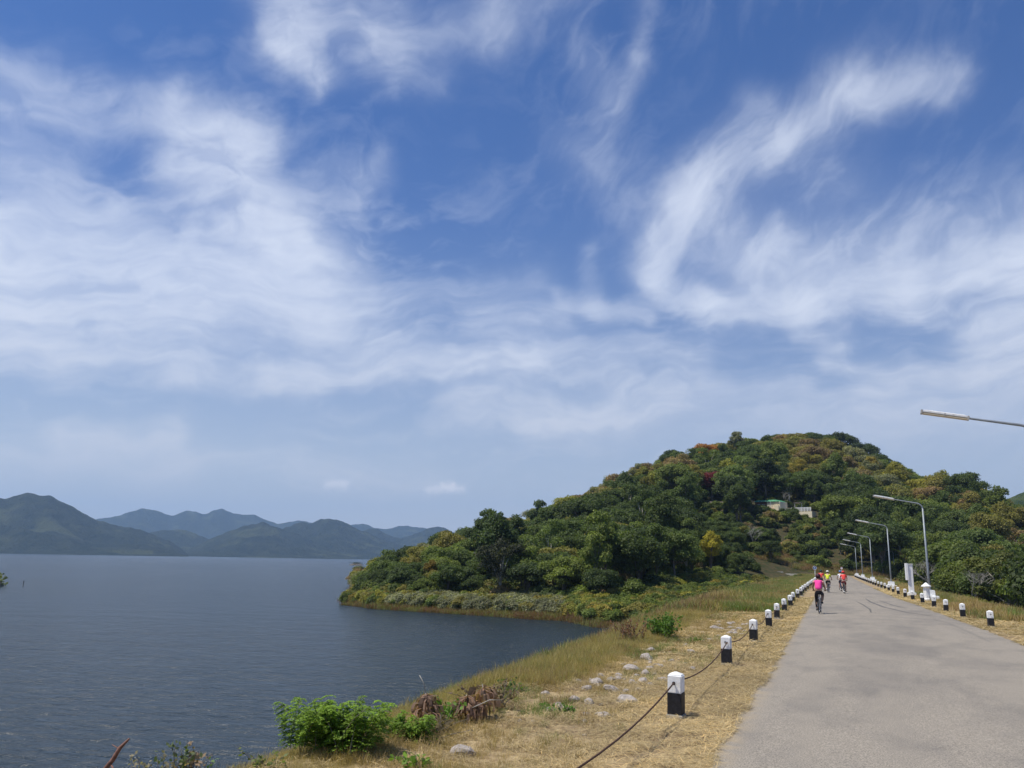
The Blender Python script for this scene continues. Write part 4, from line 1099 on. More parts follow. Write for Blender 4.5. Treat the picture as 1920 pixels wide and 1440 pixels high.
# ------------------------------------------------------------------ road signs
M_blue = mat('blue_sign', (0.03, 0.12, 0.35), 0.4, vary=0.05)
def sign(x, y, h, col_, label, ringc):
    e = empty('road_sign', (x, y, gz(x, y)), 0.06, label=label, cat='road sign')
    MB().tube([(0, 0, -0.2), (0, 0, h)], 0.045, 8).build('post', M_white, e, smooth=True)
    MB().tube([(0, -0.05, h), (0, -0.075, h)], 0.31, 24).build('disc', col_, e)
    MB().tube([(0.29 * math.cos(t), -0.08, h + 0.29 * math.sin(t)) for t in np.linspace(0, 6.283, 25)[:-1]], 0.025, 5, closed=True).build('rim', ringc, e)
    return e
e = sign(-2.75, 150.3, 1.75, M_blue, 'round blue sign on a white post at the end of the lake side bollards', M_white)
MB().add([(-0.03, -0.082, 1.55), (0.03, -0.082, 1.55), (0.03, -0.082, 1.80), (0.1, -0.082, 1.80), (0, -0.082, 1.95), (-0.1, -0.082, 1.80), (-0.03, -0.082, 1.80)], [tuple(range(7))]).build('arrow', M_white, e)
e = sign(2.0, 210.5, 1.62, M_white, 'round white sign with a red ring facing the end of the road', M_red)

# ------------------------------------------------------------------ house on the hill
M_pink = mat('pink_wall', (0.78, 0.52, 0.44), 0.9, vary=0.06, vscale=1)
M_creamw = mat('cream_wall', (0.86, 0.76, 0.54), 0.9, vary=0.06, vscale=1)
M_green = mat('green_roof', (0.08, 0.30, 0.15), 0.6, vary=0.25, vscale=1.2)
M_brownw = mat('brown_timber', (0.20, 0.11, 0.085), 0.8, vary=0.2, vscale=2)
M_glass = mat('dark_glass', (0.02, 0.025, 0.03), 0.1, spec=0.6)
M_roofg = mat('weathered_roof', (0.24, 0.20, 0.19), 0.8, vary=0.2, vscale=1)
hy = 276.2; print("ground at house", gz(-17.8,270), gz(-17.8,276), gz(-8.4,277), gz(-33,275))
e = empty('house', (-17.8, hy, 18.4), R(-20), label='pink and cream house with a green roof among the trees of the hill', cat='house')
MB().box((0, 2.5, -2.5), (9.2, 6, 5.5)).build('plinth', M_creamw, e)
MB().box((-2.4, 2.5, 1.6), (4.0, 5.4, 3.4)).build('wall', M_brownw, e)
MB().box((1.85, 2.3, 1.6), (4.3, 5.6, 3.3)).build('wall', M_creamw, e)
MB().box((-0.2, -0.6, 0.75), (4.8, 0.25, 1.1)).build('terrace_wall', M_pink, e)
MB().box((2.9, -0.5, 1.15), (1.5, 0.8, 2.0)).build('porch_wall', M_creamw, e)
rf = MB().box((-0.6, 2.35, 3.6), (8.6, 6.4, 0.6), 0.7).build('roof', M_green, e)
for k in range(7): MB().box((-4.2 + k * 1.2, -0.93, 3.42), (0.10, 0.16, 0.16)).build('rafter', M_white, e)
for k in range(3):
    w_ = MB().box((-3.2 + k * 1.6, -0.21, 1.95), (0.95, 0.08, 1.2)).build('window', M_white, e)
    MB().box((-3.2 + k * 1.6, -0.262, 1.95), (0.8, 0.03, 1.05)).build('pane', M_glass, w_)
MB().box((-3.9, -0.28, 1.0), (0.3, 0.3, 2.3)).build('pillar', M_creamw, e)
MB().tube([(1.1, -0.9, 0.5), (1.1, -0.9, 3.3)], 0.07, 8).build('pillar', M_white, e)
e = empty('terrace', (-8.4, hy + 1.0, 18.5), R(-20), label='white railed terrace right of the house on the hill', cat='terrace')
MB().box((0, 1.5, -1.6), (7.6, 3.6, 3.5)).build('wall', M_creamw, e)
MB().box((-2.9, -0.3, 0.6), (1.7, 0.5, 1.3)).build('planter', M_white, e)
for z_ in (0.55, 0.95, 1.3): MB().box((0.4, -0.25, z_), (6.4, 0.12, 0.2)).build('rail', M_white, e)
for k in range(7): MB().box((-2.6 + k, -0.25, 0.8), (0.13, 0.13, 1.3)).build('post', M_white, e)
MB().box((-0.6, 0.6, 2.9), (2.4, 2.4, 0.14)).build('canopy', M_roofg, e)
for dx_ in (-1.7, 0.5): MB().tube([(dx_, 0.2, 0.2), (dx_, 0.2, 2.9)], 0.06, 6).build('canopy_post', M_white, e)
e = empty('shed', (-33.1, 275.5, 19.9), R(6), label='low open shed with a grey brown roof left of the house under the red tree', cat='shed')
MB().box((0, 1.2, 1.75), (6.6, 3.4, 0.28), 0.9).build('roof', M_roofg, e)
for k in range(4): MB().box((-2.9 + k * 1.93, 0, 0.2), (0.18, 0.18, 2.8)).build('post', M_conc, e)
MB().box((0, 2.4, 0.2), (6.2, 0.2, 2.8)).build('back_wall', M_brownw, e)

# ------------------------------------------------------------------ cyclists
def skin(name, J, E, mt, parent, sub=2, root=0):
    me = bpy.data.meshes.new(name); me.from_pydata([j[:3] for j in J], E, []); me.update()
    o_ = bpy.data.objects.new(name, me); C.objects.link(o_)
    m1 = o_.modifiers.new('s', 'SKIN'); m1.use_smooth_shade = True
    for i, j in enumerate(J):
        v = me.skin_vertices[0].data[i]; r = j[3]; v.radius = (r, r) if not isinstance(r, tuple) else r; v.use_root = (i == root)
    m2 = o_.modifiers.new('b', 'SUBSURF'); m2.levels = sub; m2.render_levels = sub
    dg = bpy.context.evaluated_depsgraph_get(); ev = o_.evaluated_get(dg)
    me2 = bpy.data.meshes.new_from_object(ev); me2.name = name; me2.materials.clear(); me2.materials.append(mt)
    for p_ in me2.polygons: p_.use_smooth = True
    bpy.data.objects.remove(o_); o2 = obj(name, me2, parent)
    return o2


M_tyre = mat('tyre', (0.02, 0.02, 0.02), 0.8); M_steel = mat('bright_steel', (0.5, 0.5, 0.52), 0.35, 0.8, vary=0.05)
M_frame = {k: mat('frame_' + k, c_, 0.35, vary=0.05) for k, c_ in dict(black=(0.02, 0.02, 0.022), silver=(0.35, 0.36, 0.38), blue=(0.03, 0.07, 0.2), red=(0.3, 0.03, 0.03), white=(0.6, 0.6, 0.6)).items()}
M_shoe = mat('dark_shoe', (0.03, 0.028, 0.028), 0.7)
M_skin = mat('skin', (0.34, 0.20, 0.13), 0.55, vary=0.05); M_skin2 = mat('light_skin', (0.55, 0.36, 0.27), 0.55, vary=0.05)
M_hair = mat('black_hair', (0.012, 0.01, 0.01), 0.6)


def ring_pts(cy, cz, r, x=0, n=28): return [(x, cy + r * math.cos(t), cz + r * math.sin(t)) for t in np.linspace(0, 2 * math.pi, n + 1)[:-1]]


def bicycle(x, y, rz, fm, label, ph):
    e = empty('bicycle', (x, y, gz(x, y) + 0.05), rz, label=label, cat='bicycle'); e.scale = (.94, .94, .94)
    F_ = M_frame[fm]
    for cy in (-0.47, 0.58):
        w = MB().tube(ring_pts(cy, 0.335, 0.318), 0.022, 8, closed=True).build('tyre', M_tyre, None, smooth=True)
        w.name = 'wheel'; w.parent = e
        MB().tube(ring_pts(cy, 0.335, 0.292), 0.010, 5, closed=True).build('rim', M_steel, w)
        sp = MB()
        for k in range(16): t = 2 * math.pi * k / 16; sp.tube([(0.02 * (-1) ** k, cy, 0.335), (0, cy + .285 * math.cos(t), .335 + .285 * math.sin(t))], 0.0018, 3, cap=False)
        sp.tube([(-0.05, cy, 0.335), (0.05, cy, 0.335)], 0.018, 8).build('spokes', M_steel, w)
    f = MB()
    bb, st, hd, hd2 = (0, 0.0, 0.29), (0, -0.19, 0.80), (0, 0.42, 0.86), (0, 0.46, 0.72)
    f.tube([bb, st], 0.016, 7).tube([st, hd], 0.015, 7).tube([bb, hd2], 0.019, 7).tube([hd2, hd, (0, .41, .93)], 0.018, 7)
    for s_ in (-1, 1):
        f.tube([(0.03 * s_, 0, .29), (0.06 * s_, -0.47, .335)], 0.009, 6).tube([(0.02 * s_, -.18, .76), (0.06 * s_, -0.47, .335)], 0.008, 6)
        f.tube([(0.035 * s_, .47, .70), (0.055 * s_, .53, .48), (0.055 * s_, .58, .335)], 0.012, 6)
    f.build('frame', F_, e, smooth=True)
    MB().tube([(0, -.19, .80), (0, -.215, .91)], 0.013, 6).build('seat_post', M_steel, e)
    MB().box((0, -0.27, 0.925), (0.15, 0.14, 0.045), 0.9).box((0, -0.15, 0.925), (0.07, 0.16, 0.04), 0.9).build('saddle', M_tyre, e, bevel=0.012)
    MB().tube([(0, .40, .93), (0, .45, 1.0)], 0.014, 6).tube([(-.31, .42, 1.02), (-.12, .46, 1.0), (.12, .46, 1.0), (.31, .42, 1.02)], 0.013, 7).build('handlebar', F_, e, smooth=True)
    for s_ in (-1, 1): MB().tube([(s_ * .31, .42, 1.02), (s_ * .20, .445, 1.01)], 0.018, 7).build('grip', M_tyre, e)
    cr_ = MB(); cr_.tube(ring_pts(0, .29, .085, 0.055, 20), 0.007, 4, closed=True)
    for s_, k in ((-1, 1), (1, -1)): cr_.tube([(0.07 * s_, 0, .29), (0.09 * s_, k * .17 * math.cos(ph), .29 + k * .17 * math.sin(ph))], 0.010, 5)
    cr_.build('crank', M_steel, e)
    for s_, k in ((-1, 1), (1, -1)): MB().box((0.13 * s_, k * .17 * math.cos(ph), .29 + k * .17 * math.sin(ph)), (0.09, 0.08, 0.022)).build('pedal', M_tyre, e)
    return e


def rider(x, y, rz, label, shirt, shorts, helmet, ph, skin_m, long_legs=False, sleeves='none', wide=1.0, socks=None, hair=False):
    e = empty('person', (x, y, gz(x, y) + 0.05), rz, label=label, cat='person'); e.scale = (.94, .94, .94)
    W_ = wide
    ft = {s_: (0.125 * s_, k * .17 * math.cos(ph) - 0.04, .29 + k * .17 * math.sin(ph) + 0.07) for s_, k in ((-1, 1), (1, -1))}
    hip, hz_ = -0.24, 1.0
    def knee(s_):
        a = Vector((0.10 * s_, hip, hz_ - 0.02)); f = Vector(ft[s_]); d = (f - a); D = d.length; t_, c_ = 0.43, 0.43
        D = min(D, t_ + c_ - 0.01); m_ = a + d.normalized() * (D / 2); hgt = math.sqrt(max(t_ * t_ - D * D / 4, 0.0001))
        n_ = Vector((0.12 * s_, 1, 0.3)); n_ -= d.normalized() * n_.dot(d.normalized()); n_.normalize()
        return tuple(m_ + n_ * hgt)
    kn = {s_: knee(s_) for s_ in (-1, 1)}
    sh = (0.17 * W_, 0.03, 1.43); el_ = {s_: (0.27 * s_, 0.16, 1.17) for s_ in (-1, 1)}; ha = {s_: (0.265 * s_, 0.415, 1.05) for s_ in (-1, 1)}
    J = [(0, hip, 1.0, .125), (0, hip + .05, 1.16, .125 * W_), (0, hip + .15, 1.33, .14 * W_), (0, hip + .22, 1.44, .09), (0, hip + .27, 1.52, .052), (0, hip + .31, 1.59, .078), (0, hip + .32, 1.66, .092), (0, hip + .32, 1.73, .07)]
    E = [(0, 1), (1, 2), (2, 3), (3, 4), (4, 5), (5, 6), (6, 7)]
    for s_ in (-1, 1):
        i = len(J); J += [(sh[0] * s_, sh[1] - 0.02, sh[2], .062), (*el_[s_], .044), (*ha[s_], .028), (ha[s_][0], ha[s_][1] + .05, ha[s_][2] - .005, .036)]
        E += [(3, i), (i, i + 1), (i + 1, i + 2), (i + 2, i + 3)]
        for k in range(4):      # fingers closed round the grip
            fx = ha[s_][0] + (k - 1.5) * 0.020; n0 = len(J); ln = (0.9, 1.0, 0.97, 0.8)[k if s_ > 0 else 3 - k]
            J += [(fx, ha[s_][1] + .05 + .035 * ln, ha[s_][2] - .008, .0095), (fx, ha[s_][1] + .05 + .040 * ln, ha[s_][2] - .040 * ln, .0085)]
            E += [(i + 3, n0), (n0, n0 + 1)]
        n0 = len(J); J += [(ha[s_][0] - s_ * .045, ha[s_][1] + .03, ha[s_][2] - .03, .0105), (ha[s_][0] - s_ * .04, ha[s_][1] + .055, ha[s_][2] - .055, .009)]
        E += [(i + 2, n0), (n0, n0 + 1)]
        i = len(J); k_ = kn[s_]; f_ = ft[s_]
        J += [(0.095 * s_, hip, 0.97, .095), (*k_, .058), ((k_[0] + f_[0]) / 2, (k_[1] + f_[1]) / 2 - .02, (k_[2] + f_[2]) / 2 + .05, .056), (*f_, .036)]
        E += [(0, i), (i, i + 1), (i + 1, i + 2), (i + 2, i + 3)]
    skin('body', J, E, skin_m, e, 1)
    # face
    fc = MB(); hy_, hz2 = hip + .32, 1.655
    fc.box((0, hy_ + .10, hz2 - .005), (0.022, 0.03, 0.035), 0.6).build('nose', skin_m, e)
    for s_ in (-1, 1): MB().lathe([(0.004, -.007), (0.012, 0), (0.004, .007)], 6, (0.032 * s_, hy_ + .086, hz2 + .02)).build('eye', M_hair, e); MB().box((0.092 * s_, hy_, hz2), (0.014, 0.03, 0.05), 0.8).build('ear', skin_m, e)
    MB().box((0, hy_ + .085, hz2 - .045), (0.045, 0.012, 0.012)).build('mouth', M_red, e)
    # clothes
    SJ = [(0, hip + .0, 1.03, .145 * W_), (0, hip + .05, 1.17, .142 * W_), (0, hip + .15, 1.33, .158 * W_), (0, hip + .215, 1.43, .11)]
    SE = [(0, 1), (1, 2), (2, 3)]
    for s_ in (-1, 1):
        i = len(SJ)
        SJ.append((sh[0] * s_, sh[1] - 0.02, sh[2], .078)); SE.append((3, i))
        if sleeves != 'none':
            t = 0.5 if sleeves == 'short' else 0.95
            SJ.append(tuple(np.array(sh) * [s_, 1, 1] * (1 - t) + np.array(el_[s_]) * t) + (.062,)); SE.append((i, i + 1))
            if sleeves == 'long': SJ.append(tuple(np.array(el_[s_]) * .1 + np.array(ha[s_]) * .9) + (.042,)); SE.append((i + 1, i + 2))
    skin('shirt', SJ, SE, shirt, e, 2)
    PJ = [(0, hip - .01, 1.03, .145), (0, hip - .01, .97, .135)]; PE = [(0, 1)]
    for s_ in (-1, 1):
        i = len(PJ); k_ = np.array(kn[s_]); h_ = np.array((0.095 * s_, hip, 0.95)); f_ = np.array(ft[s_])
        PJ.append((*h_, .108)); PE.append((1, i))
        if long_legs: PJ += [(*k_, .074), (*(k_ * .5 + f_ * .5), .066), (*(k_ * .12 + f_ * .88), .05)]; PE += [(i, i + 1), (i + 1, i + 2), (i + 2, i + 3)]
        else: PJ.append((*(h_ * .25 + k_ * .75), .08)); PE.append((i, i + 1))
    skin('trousers' if long_legs else 'shorts', PJ, PE, shorts, e, 2)
    for s_ in (-1, 1):
        f_ = ft[s_]
        MB().box((f_[0], f_[1] + .06, f_[2] - .03), (0.09, 0.26, 0.075), 0.75).build('shoe', M_shoe, e, bevel=0.015)
        if socks: MB().tube([(f_[0], f_[1], f_[2]), (f_[0], f_[1] - .01, f_[2] + .11)], [0.045, 0.05], 8).build('sock', socks, e, smooth=True)
    hc = (0, hy_ - .005, 1.70)
    prof = [(0.118, -.035), (0.122, 0.0), (0.115, .04), (0.095, .075), (0.06, .1), (0.015, .112)]
    hm = MB().lathe([(r_ * 1.0, z_) for r_, z_ in prof], 14, hc); hm.v[-1][:, 1] = hc[1] + (hm.v[-1][:, 1] - hc[1]) * 1.22
    hm.build('helmet', helmet, e, smooth=True)
    MB().lathe([(0.096, -.10), (0.102, -.05), (0.10, -.02)], 12, (0, hy_ - .018, 1.70)).build('hair', M_hair, e, smooth=True)
    return e


def fabric(n, c_, v=0.06): return mat(n, c_, 0.85, vary=v, vscale=6, bump=0.6, bscale=14)
M_blk = fabric('black_cloth', (0.014, 0.014, 0.018)); M_pinkc = fabric('pink_cloth', (0.86, 0.07, 0.33)); M_pinkl = fabric('pale_pink_cloth', (0.85, 0.42, 0.36))
M_maroon = mat('maroon_helmet', (0.06, 0.018, 0.028), 0.5); M_redc = fabric('red_cloth', (0.72, 0.07, 0.06)); M_yel = fabric('yellow_cloth', (0.66, 0.72, 0.05))
M_whc = fabric('white_cloth', (0.72, 0.72, 0.74)); M_helw = mat('white_helmet', (0.72, 0.70, 0.62), 0.4); M_helb = mat('blue_helmet', (0.10, 0.22, 0.45), 0.4)
M_helg = mat('green_helmet', (0.015, 0.06, 0.045), 0.4); M_navy = fabric('navy_cloth', (0.03, 0.04, 0.07)); M_dred = fabric('dark_red_cloth', (0.16, 0.015, 0.02))

P1 = (-0.62, 40.1); ph1 = R(-72)
bicycle(*P1, R(-3), 'silver', 'bicycle ridden by the nearest cyclist in the pink top', ph1)
r1 = rider(*P1, R(-3), 'nearest cyclist in a bright pink sleeveless top, black trousers and dark helmet', M_pinkc, M_blk, M_maroon, ph1, M_skin, long_legs=True, wide=1.12)
for s_ in (-1, 1): skin('shoulder_panel', [(0.13 * s_, -.03, 1.45, .052), (0.205 * s_, 0.0, 1.44, .06), (0.235 * s_, 0.04, 1.38, .055)], [(0, 1), (1, 2)], M_pinkl, r1, 1)
P2 = (-0.38, 71.5)
bicycle(*P2, R(-5), 'black', 'bicycle under the cyclist in the yellow green shirt', R(-50))
rider(*P2, R(-5), 'cyclist in a yellow green shirt with a white helmet and black shorts', M_yel, M_blk, M_helw, R(-50), M_skin2, sleeves='short', socks=M_whc)
P3 = (0.76, 69.8)
bicycle(*P3, R(3), 'black', 'bicycle under the cyclist in the bright red jersey', R(115))
rider(*P3, R(3), 'cyclist in a bright red jersey and dark red shorts riding on the right', M_redc, M_dred, M_redc, R(115), M_skin2, sleeves='short', wide=1.15)
P4 = (0.60, 76.0)
bicycle(*P4, R(2), 'blue', 'bicycle partly hidden ahead of the red jersey cyclist', R(-60))
rider(*P4, R(2), 'cyclist in a white shirt and blue helmet just ahead of the red jersey', M_whc, M_navy, M_helb, R(-60), M_skin2, sleeves='short')
P5 = (-0.98, 80.5)
bicycle(*P5, R(-2), 'red', 'bicycle of the far left cyclist, mostly hidden behind the others', R(30))
rider(*P5, R(-2), 'cyclist in a red and navy top and dark green helmet beyond the yellow shirt', M_redc, M_navy, M_helg, R(30), M_skin, sleeves='short')

# ------------------------------------------------------------------ rocks among the dry grass
def rock_mesh(seed):
    import bmesh
    bm = bmesh.new(); bmesh.ops.create_icosphere(bm, subdivisions=3, radius=0.5); g_ = np.random.default_rng(seed)
    off = g_.uniform(0, 50, 3); planes = [(unit(g_.normal(size=3)), g_.uniform(0.30, 0.44)) for _ in range(11)]
    for v in bm.verts:
        p_ = np.array(v.co)
        for n_, d_ in planes:
            k = p_ @ n_
            if k > d_: p_ = p_ - n_ * (k - d_) * 0.92
        p_ = p_ * (1 + 0.10 * float(fbm(p_[0] * 6 + off[0], p_[1] * 6 + p_[2] * 5 + off[1], 3, seed)))
        v.co = p_ * [1, 0.8, 0.62]
    me = bpy.data.meshes.new('rock'); bm.to_mesh(me); bm.free(); me.materials.append(M_rock); return me


ROCKM = [rock_mesh(s) for s in range(7)]
ROCKS = [(-3.97, 9.06, 0.27, 'pale rock half buried in dry grass at the bottom edge, nearest the viewer'), (-3.87, 12.98, 0.2, 'whitish stone at the left end of the row of rocks'), (-3.62, 13.0, 0.2, 'grey stone just right of the leftmost whitish stone'),
         (-4.03, 14.24, 0.17, 'round grey stone with a white top, left behind the first stones'), (-4.03, 14.94, 0.23, 'upright pale stone behind the round grey stone'), (-3.57, 14.35, 0.28, 'flat pinkish slab in the middle of the rocks'),
         (-3.12, 13.37, 0.36, 'broad flat whitish slab nearest the large bollard'), (-3.85, 17.01, 0.33, 'largest pale boulder at the back of the rock pile'), (-3.91, 16.1, 0.17), (-3.9, 15.46, 0.18), (-3.6, 17.53, 0.2, 'pale stone at the right rear corner of the rock pile'),
         (-3.51, 16.66, 0.21), (-3.59, 16.28, 0.17), (-3.31, 15.47, 0.22), (-3.11, 11.87, 0.22, 'dark grey flat stone left of the large bollard base'), (-3.38, 11.96, 0.11), (-3.23, 11.38, 0.07), (-2.98, 12.02, 0.11), (-3.91, 12.17, 0.08),
         (-3.33, 21.12, 0.27, 'pale flat rock behind the second bollard'), (-3.78, 29.07, 0.33, 'whitish rock left of the third bollard by the green bush'), (-3.58, 29.2, 0.18), (-4.06, 19.42, 0.35, 'long low pale rock below the green leafy bush'), (-3.35, 24.58, 0.19),
         (-3.03, 31.21, 0.2), (-4.22, 17.88, 0.14), (-3.34, 16.75, 0.11), (-3.88, 11.14, 0.06), (-4.04, 11.06, 0.07), (-3.04, 10.69, 0.06), (-3.0, 29.08, 0.22, 'pale stones cluster piece beside the third bollard'), (-3.1, 28.3, 0.2), (-3.22, 34.23, 0.15),
         (-3.45, 17.9, 0.16), (-4.2, 15.9, 0.13), (-3.2, 14.6, 0.12), (-3.3, 26.3, 0.16), (-3.9, 27.2, 0.14), (-3.6, 32.6, 0.17), (-3.75, 23.0, 0.15), (-4.3, 21.0, 0.2)]
for _ in range(42):
    ROCKS.append((float(rng.normal(-3.65, .42)), float(rng.uniform(11.3, 19.5)), float(rng.uniform(.06, .16))))
for _ in range(14): ROCKS.append((float(rng.normal(-3.4, .35)), float(rng.uniform(26, 33)), float(rng.uniform(.12, .25))))
for i, t in enumerate(ROCKS):
    x, y, s_ = t[:3]; lab = t[3] if len(t) > 3 else ('small pale stone scattered among the larger rocks near the large bollard' if y < 19 else 'small pale stone in the dry grass farther along the bollards')
    o_ = obj('rock', ROCKM[i % 7]); s_ *= 1.3
    o_.scale = (s_, s_ * float(rng.uniform(.8, 1.1)), s_ * (0.6 if 'flat' in lab or 'slab' in lab or 'low' in lab else float(rng.uniform(.8, 1.2))))
    o_.rotation_euler = (float(rng.normal(0, .15)), float(rng.normal(0, .15)), float(rng.uniform(0, 6.28))); o_.location = (x, y, gz(x, y) + s_ * 0.04)
    tag(o_, lab, 'rock', 'pale rocks in the dry grass left of the bollards')

# ------------------------------------------------------------------ single plants on the verge
def plant_obj(name, V, F, T, colr, x, y, label, cat='plant', z=None, stems=None, stem_mat=None, transl=None):
    e = empty(name, (x, y, gz(x, y) if z is None else z), 0, label=label, cat=cat)
    c_ = obj('leaves', fast_mesh('leaves', V, F, [M_leaf], dict(tint=T)), e); c_['leaf_color'] = tuple(map(float, colr))
    if stems: stems.build('stems', stem_mat or M_bark, e)
    return e


def fern(seed, W_, D_, H_, n_st, colr, x, y, label):
    g_ = np.random.default_rng(seed); cen = []; nr_ = []; T = []; sz = []; st = MB()
    for i in range(n_st):
        b0 = np.array([g_.uniform(-1, 1) * W_ * .75, g_.uniform(-1, 1) * D_ * .7, -0.05]); a = g_.uniform(0, 6.28); L = H_ * g_.uniform(0.55, 1.1)
        dr = np.array([math.cos(a), math.sin(a), 0]); lean = g_.uniform(0.1, 0.6); bt = g_.uniform(.12, .72)
        ax = [b0 + dr * lean * L * t ** 1.6 + np.array([0, 0, L * (t - 0.16 * t ** 3)]) for t in np.linspace(0, 1, 9)]
        if i % 2 == 0: st.tube([tuple(q) for q in ax[::2]], 0.004, 4, cap=False)
        for k in range(2, 9):
            for s_ in (-1, 1, 0.3):
                az_ = a + s_ * 1.35 + g_.normal(0, .35); pl = 0.17 * (1.15 - k / 11) * g_.uniform(.7, 1.3)
                pd = np.array([math.cos(az_), math.sin(az_), g_.uniform(-.1, .45)])
                for u_ in np.linspace(0.15, 1, 8):
                    p_ = ax[k] + pd * pl * u_ + np.array([0, 0, -0.05 * u_ * u_])
                    for w_ in (-1, 1):
                        q_side = np.cross(pd, [0, 0, 1]); q_side = q_side / (np.linalg.norm(q_side) + 1e-6)
                        cen.append(p_ + q_side * w_ * 0.016 * (1.2 - u_ * .6)); nr_.append(np.array([g_.normal(0, .3), g_.normal(0, .3), 1.0])); T.append(bt + g_.normal(0, .1) - .12 * (1 - k / 8)); sz.append(0.021)
    V, F, tt = leaf_quads(np.array(cen), unit(np.array(nr_)), np.array(sz), np.clip(np.array(T), 0, 1), 1.7, g_)
    return plant_obj('ferny_shrub', V, F, tt, colr, x, y, label, 'shrub', stems=st)


fern(1, 0.62, 0.42, 0.60, 90, (0.25, 0.38, 0.055), -5.25, 8.35, 'large bright green feathery shrub hanging over the lake bank at the bottom')
fern(2, 0.30, 0.25, 0.42, 26, (0.22, 0.34, 0.05), -4.85, 9.35, 'smaller feathery green shrub right behind the large feathery one')


def leafy(seed, W_, H_, n_st, leaf, colr, x, y, label, name='leafy_plant', droop=0.2, spread=0.7, z=None, per=11, stemcol=None, cat='plant', lean=(0, 0)):
    g_ = np.random.default_rng(seed); cen = []; nr_ = []; T = []; sz = []; st = MB()
    for i in range(n_st):
        a = g_.uniform(0, 6.28); L = H_ * g_.uniform(.55, 1.1); b0 = np.array([g_.normal(0, W_ * .18), g_.normal(0, W_ * .18), -.03])
        dr = np.array([math.cos(a), math.sin(a), 0]) * W_ * spread * g_.uniform(.1, 1) + np.array([*lean, 0]) * L
        ax = [b0 + dr * t ** 1.4 + np.array([0, 0, L * (t - droop * t ** 3)]) for t in np.linspace(0, 1, 7)]
        st.tube([tuple(q) for q in ax[::2]], [0.006, .005, .004, .002], 4, cap=False)
        for k in range(per):
            t = g_.uniform(.15, 1); j = min(int(t * 6), 5); p_ = ax[j] + (ax[j + 1] - ax[j]) * (t * 6 - j)
            cen.append(p_ + g_.normal(0, leaf * .55, 3) + dr * .05); nr_.append(g_.normal(0, .5, 3) + np.array([0, 0, .8 - droop * 2])); T.append(g_.normal(.45, .16)); sz.append(leaf * g_.uniform(.6, 1.2))
    V, F, tt = leaf_quads(np.array(cen), unit(np.array(nr_)), np.array(sz), np.clip(T, 0, 1), 1.35, g_)
    return plant_obj(name, V, F, tt, colr, x, y, label, cat, stems=st, stem_mat=stemcol or M_bark, z=z)


leafy(3, 0.8, 0.85, 46, 0.075, (0.11, 0.20, 0.035), -4.65, 24.7, 'rounded bright green leafy bush standing on the brink left of the third bollard', 'leafy_bush', per=26, spread=0.75, cat='bush')
leafy(4, 0.36, 0.40, 16, 0.06, (0.17, 0.30, 0.05), -4.95, 10.6, 'bright green vine with heart shaped leaves between the two withered plants', 'vine', per=10)
leafy(5, 0.30, 0.18, 12, 0.045, (0.12, 0.22, 0.04), -3.63, 11.9, 'low bright green plant beside the leftmost whitish stone', per=9)
leafy(6, 0.26, 0.20, 10, 0.055, (0.20, 0.34, 0.05), -4.15, 8.2, 'small light green leafy plant at the bottom edge of the picture', per=8)
leafy(7, 0.22, 0.14, 8, 0.04, (0.14, 0.24, 0.04), -4.0, 12.1, 'tiny green plant left of the low green plant', per=8)
leafy(8, 0.30, 0.2, 10, 0.05, (0.13, 0.22, 0.04), -3.6, 24.0, 'low green plant between the bush and the second bollard', per=8)
leafy(9, 0.9, 0.75, 30, 0.05, (0.22, 0.115, 0.065), -5.35, 23.3, 'reddish brown withered bush just left of the green leafy bush', 'withered_bush', per=16, spread=0.8, cat='bush')
leafy(10, 0.35, 0.45, 11, 0.042, (0.16, 0.20, 0.09), -6.2, 7.1, 'thin weed with pale seed heads and small leaves at the lower left', 'weed', z=-0.1, per=9)
leafy(20, 0.14, 0.5, 5, 0.05, (0.42, 0.30, 0.20), -6.12, 7.2, 'dry brown seed stalk rising from the thin weed at the lower left', 'dry_stalk', z=-0.1, per=8, spread=.4)
leafy(21, 0.5, 0.22, 16, 0.03, (0.40, 0.36, 0.26), -5.75, 7.5, 'straggly grey weed with whitish leaves in the lower left corner', 'weed', z=-0.15, per=6)
leafy(22, 0.08, 0.52, 2, 0.04, (0.16, 0.28, 0.07), -5.9, 7.22, 'single green sprout right of the seed stalk over the water', 'sprout', z=-0.17, per=6, spread=.3)
leafy(23, 0.7, 0.5, 26, 0.05, (0.20, 0.14, 0.085), -4.7, 11.6, 'tangle of brown withered stems behind the dead leaves', 'withered_bush', per=12, spread=0.9, cat='bush')
leafy(24, 0.6, 0.35, 24, 0.045, (0.19, 0.15, 0.085), -4.75, 9.9, 'low brown withered growth between the feathery shrub and the vine', 'withered_bush', per=12, spread=0.9, cat='bush')
leafy(25, 0.5, 0.3, 14, 0.045, (0.13, 0.19, 0.05), -4.9, 13.0, 'green weeds in the tall grass at the edge of the bank', 'weed', per=9)


leafy(31, 0.5, 0.35, 14, 0.035, (0.38, 0.33, 0.22), -6.45, 6.95, 'dry pale weed between the red brown branch and the seed stalk', 'weed', z=-0.12, per=10)
leafy(32, 0.4, 0.30, 12, 0.04, (0.20, 0.24, 0.09), -5.5, 7.55, 'small greenish weed just left of the large feathery shrub', 'weed', z=-0.08, per=10)
leafy(33, 0.4, 0.33, 12, 0.03, (0.33, 0.24, 0.15), -6.05, 7.1, 'brown twiggy weed under the pale seed heads', 'weed', z=-0.12, per=10)


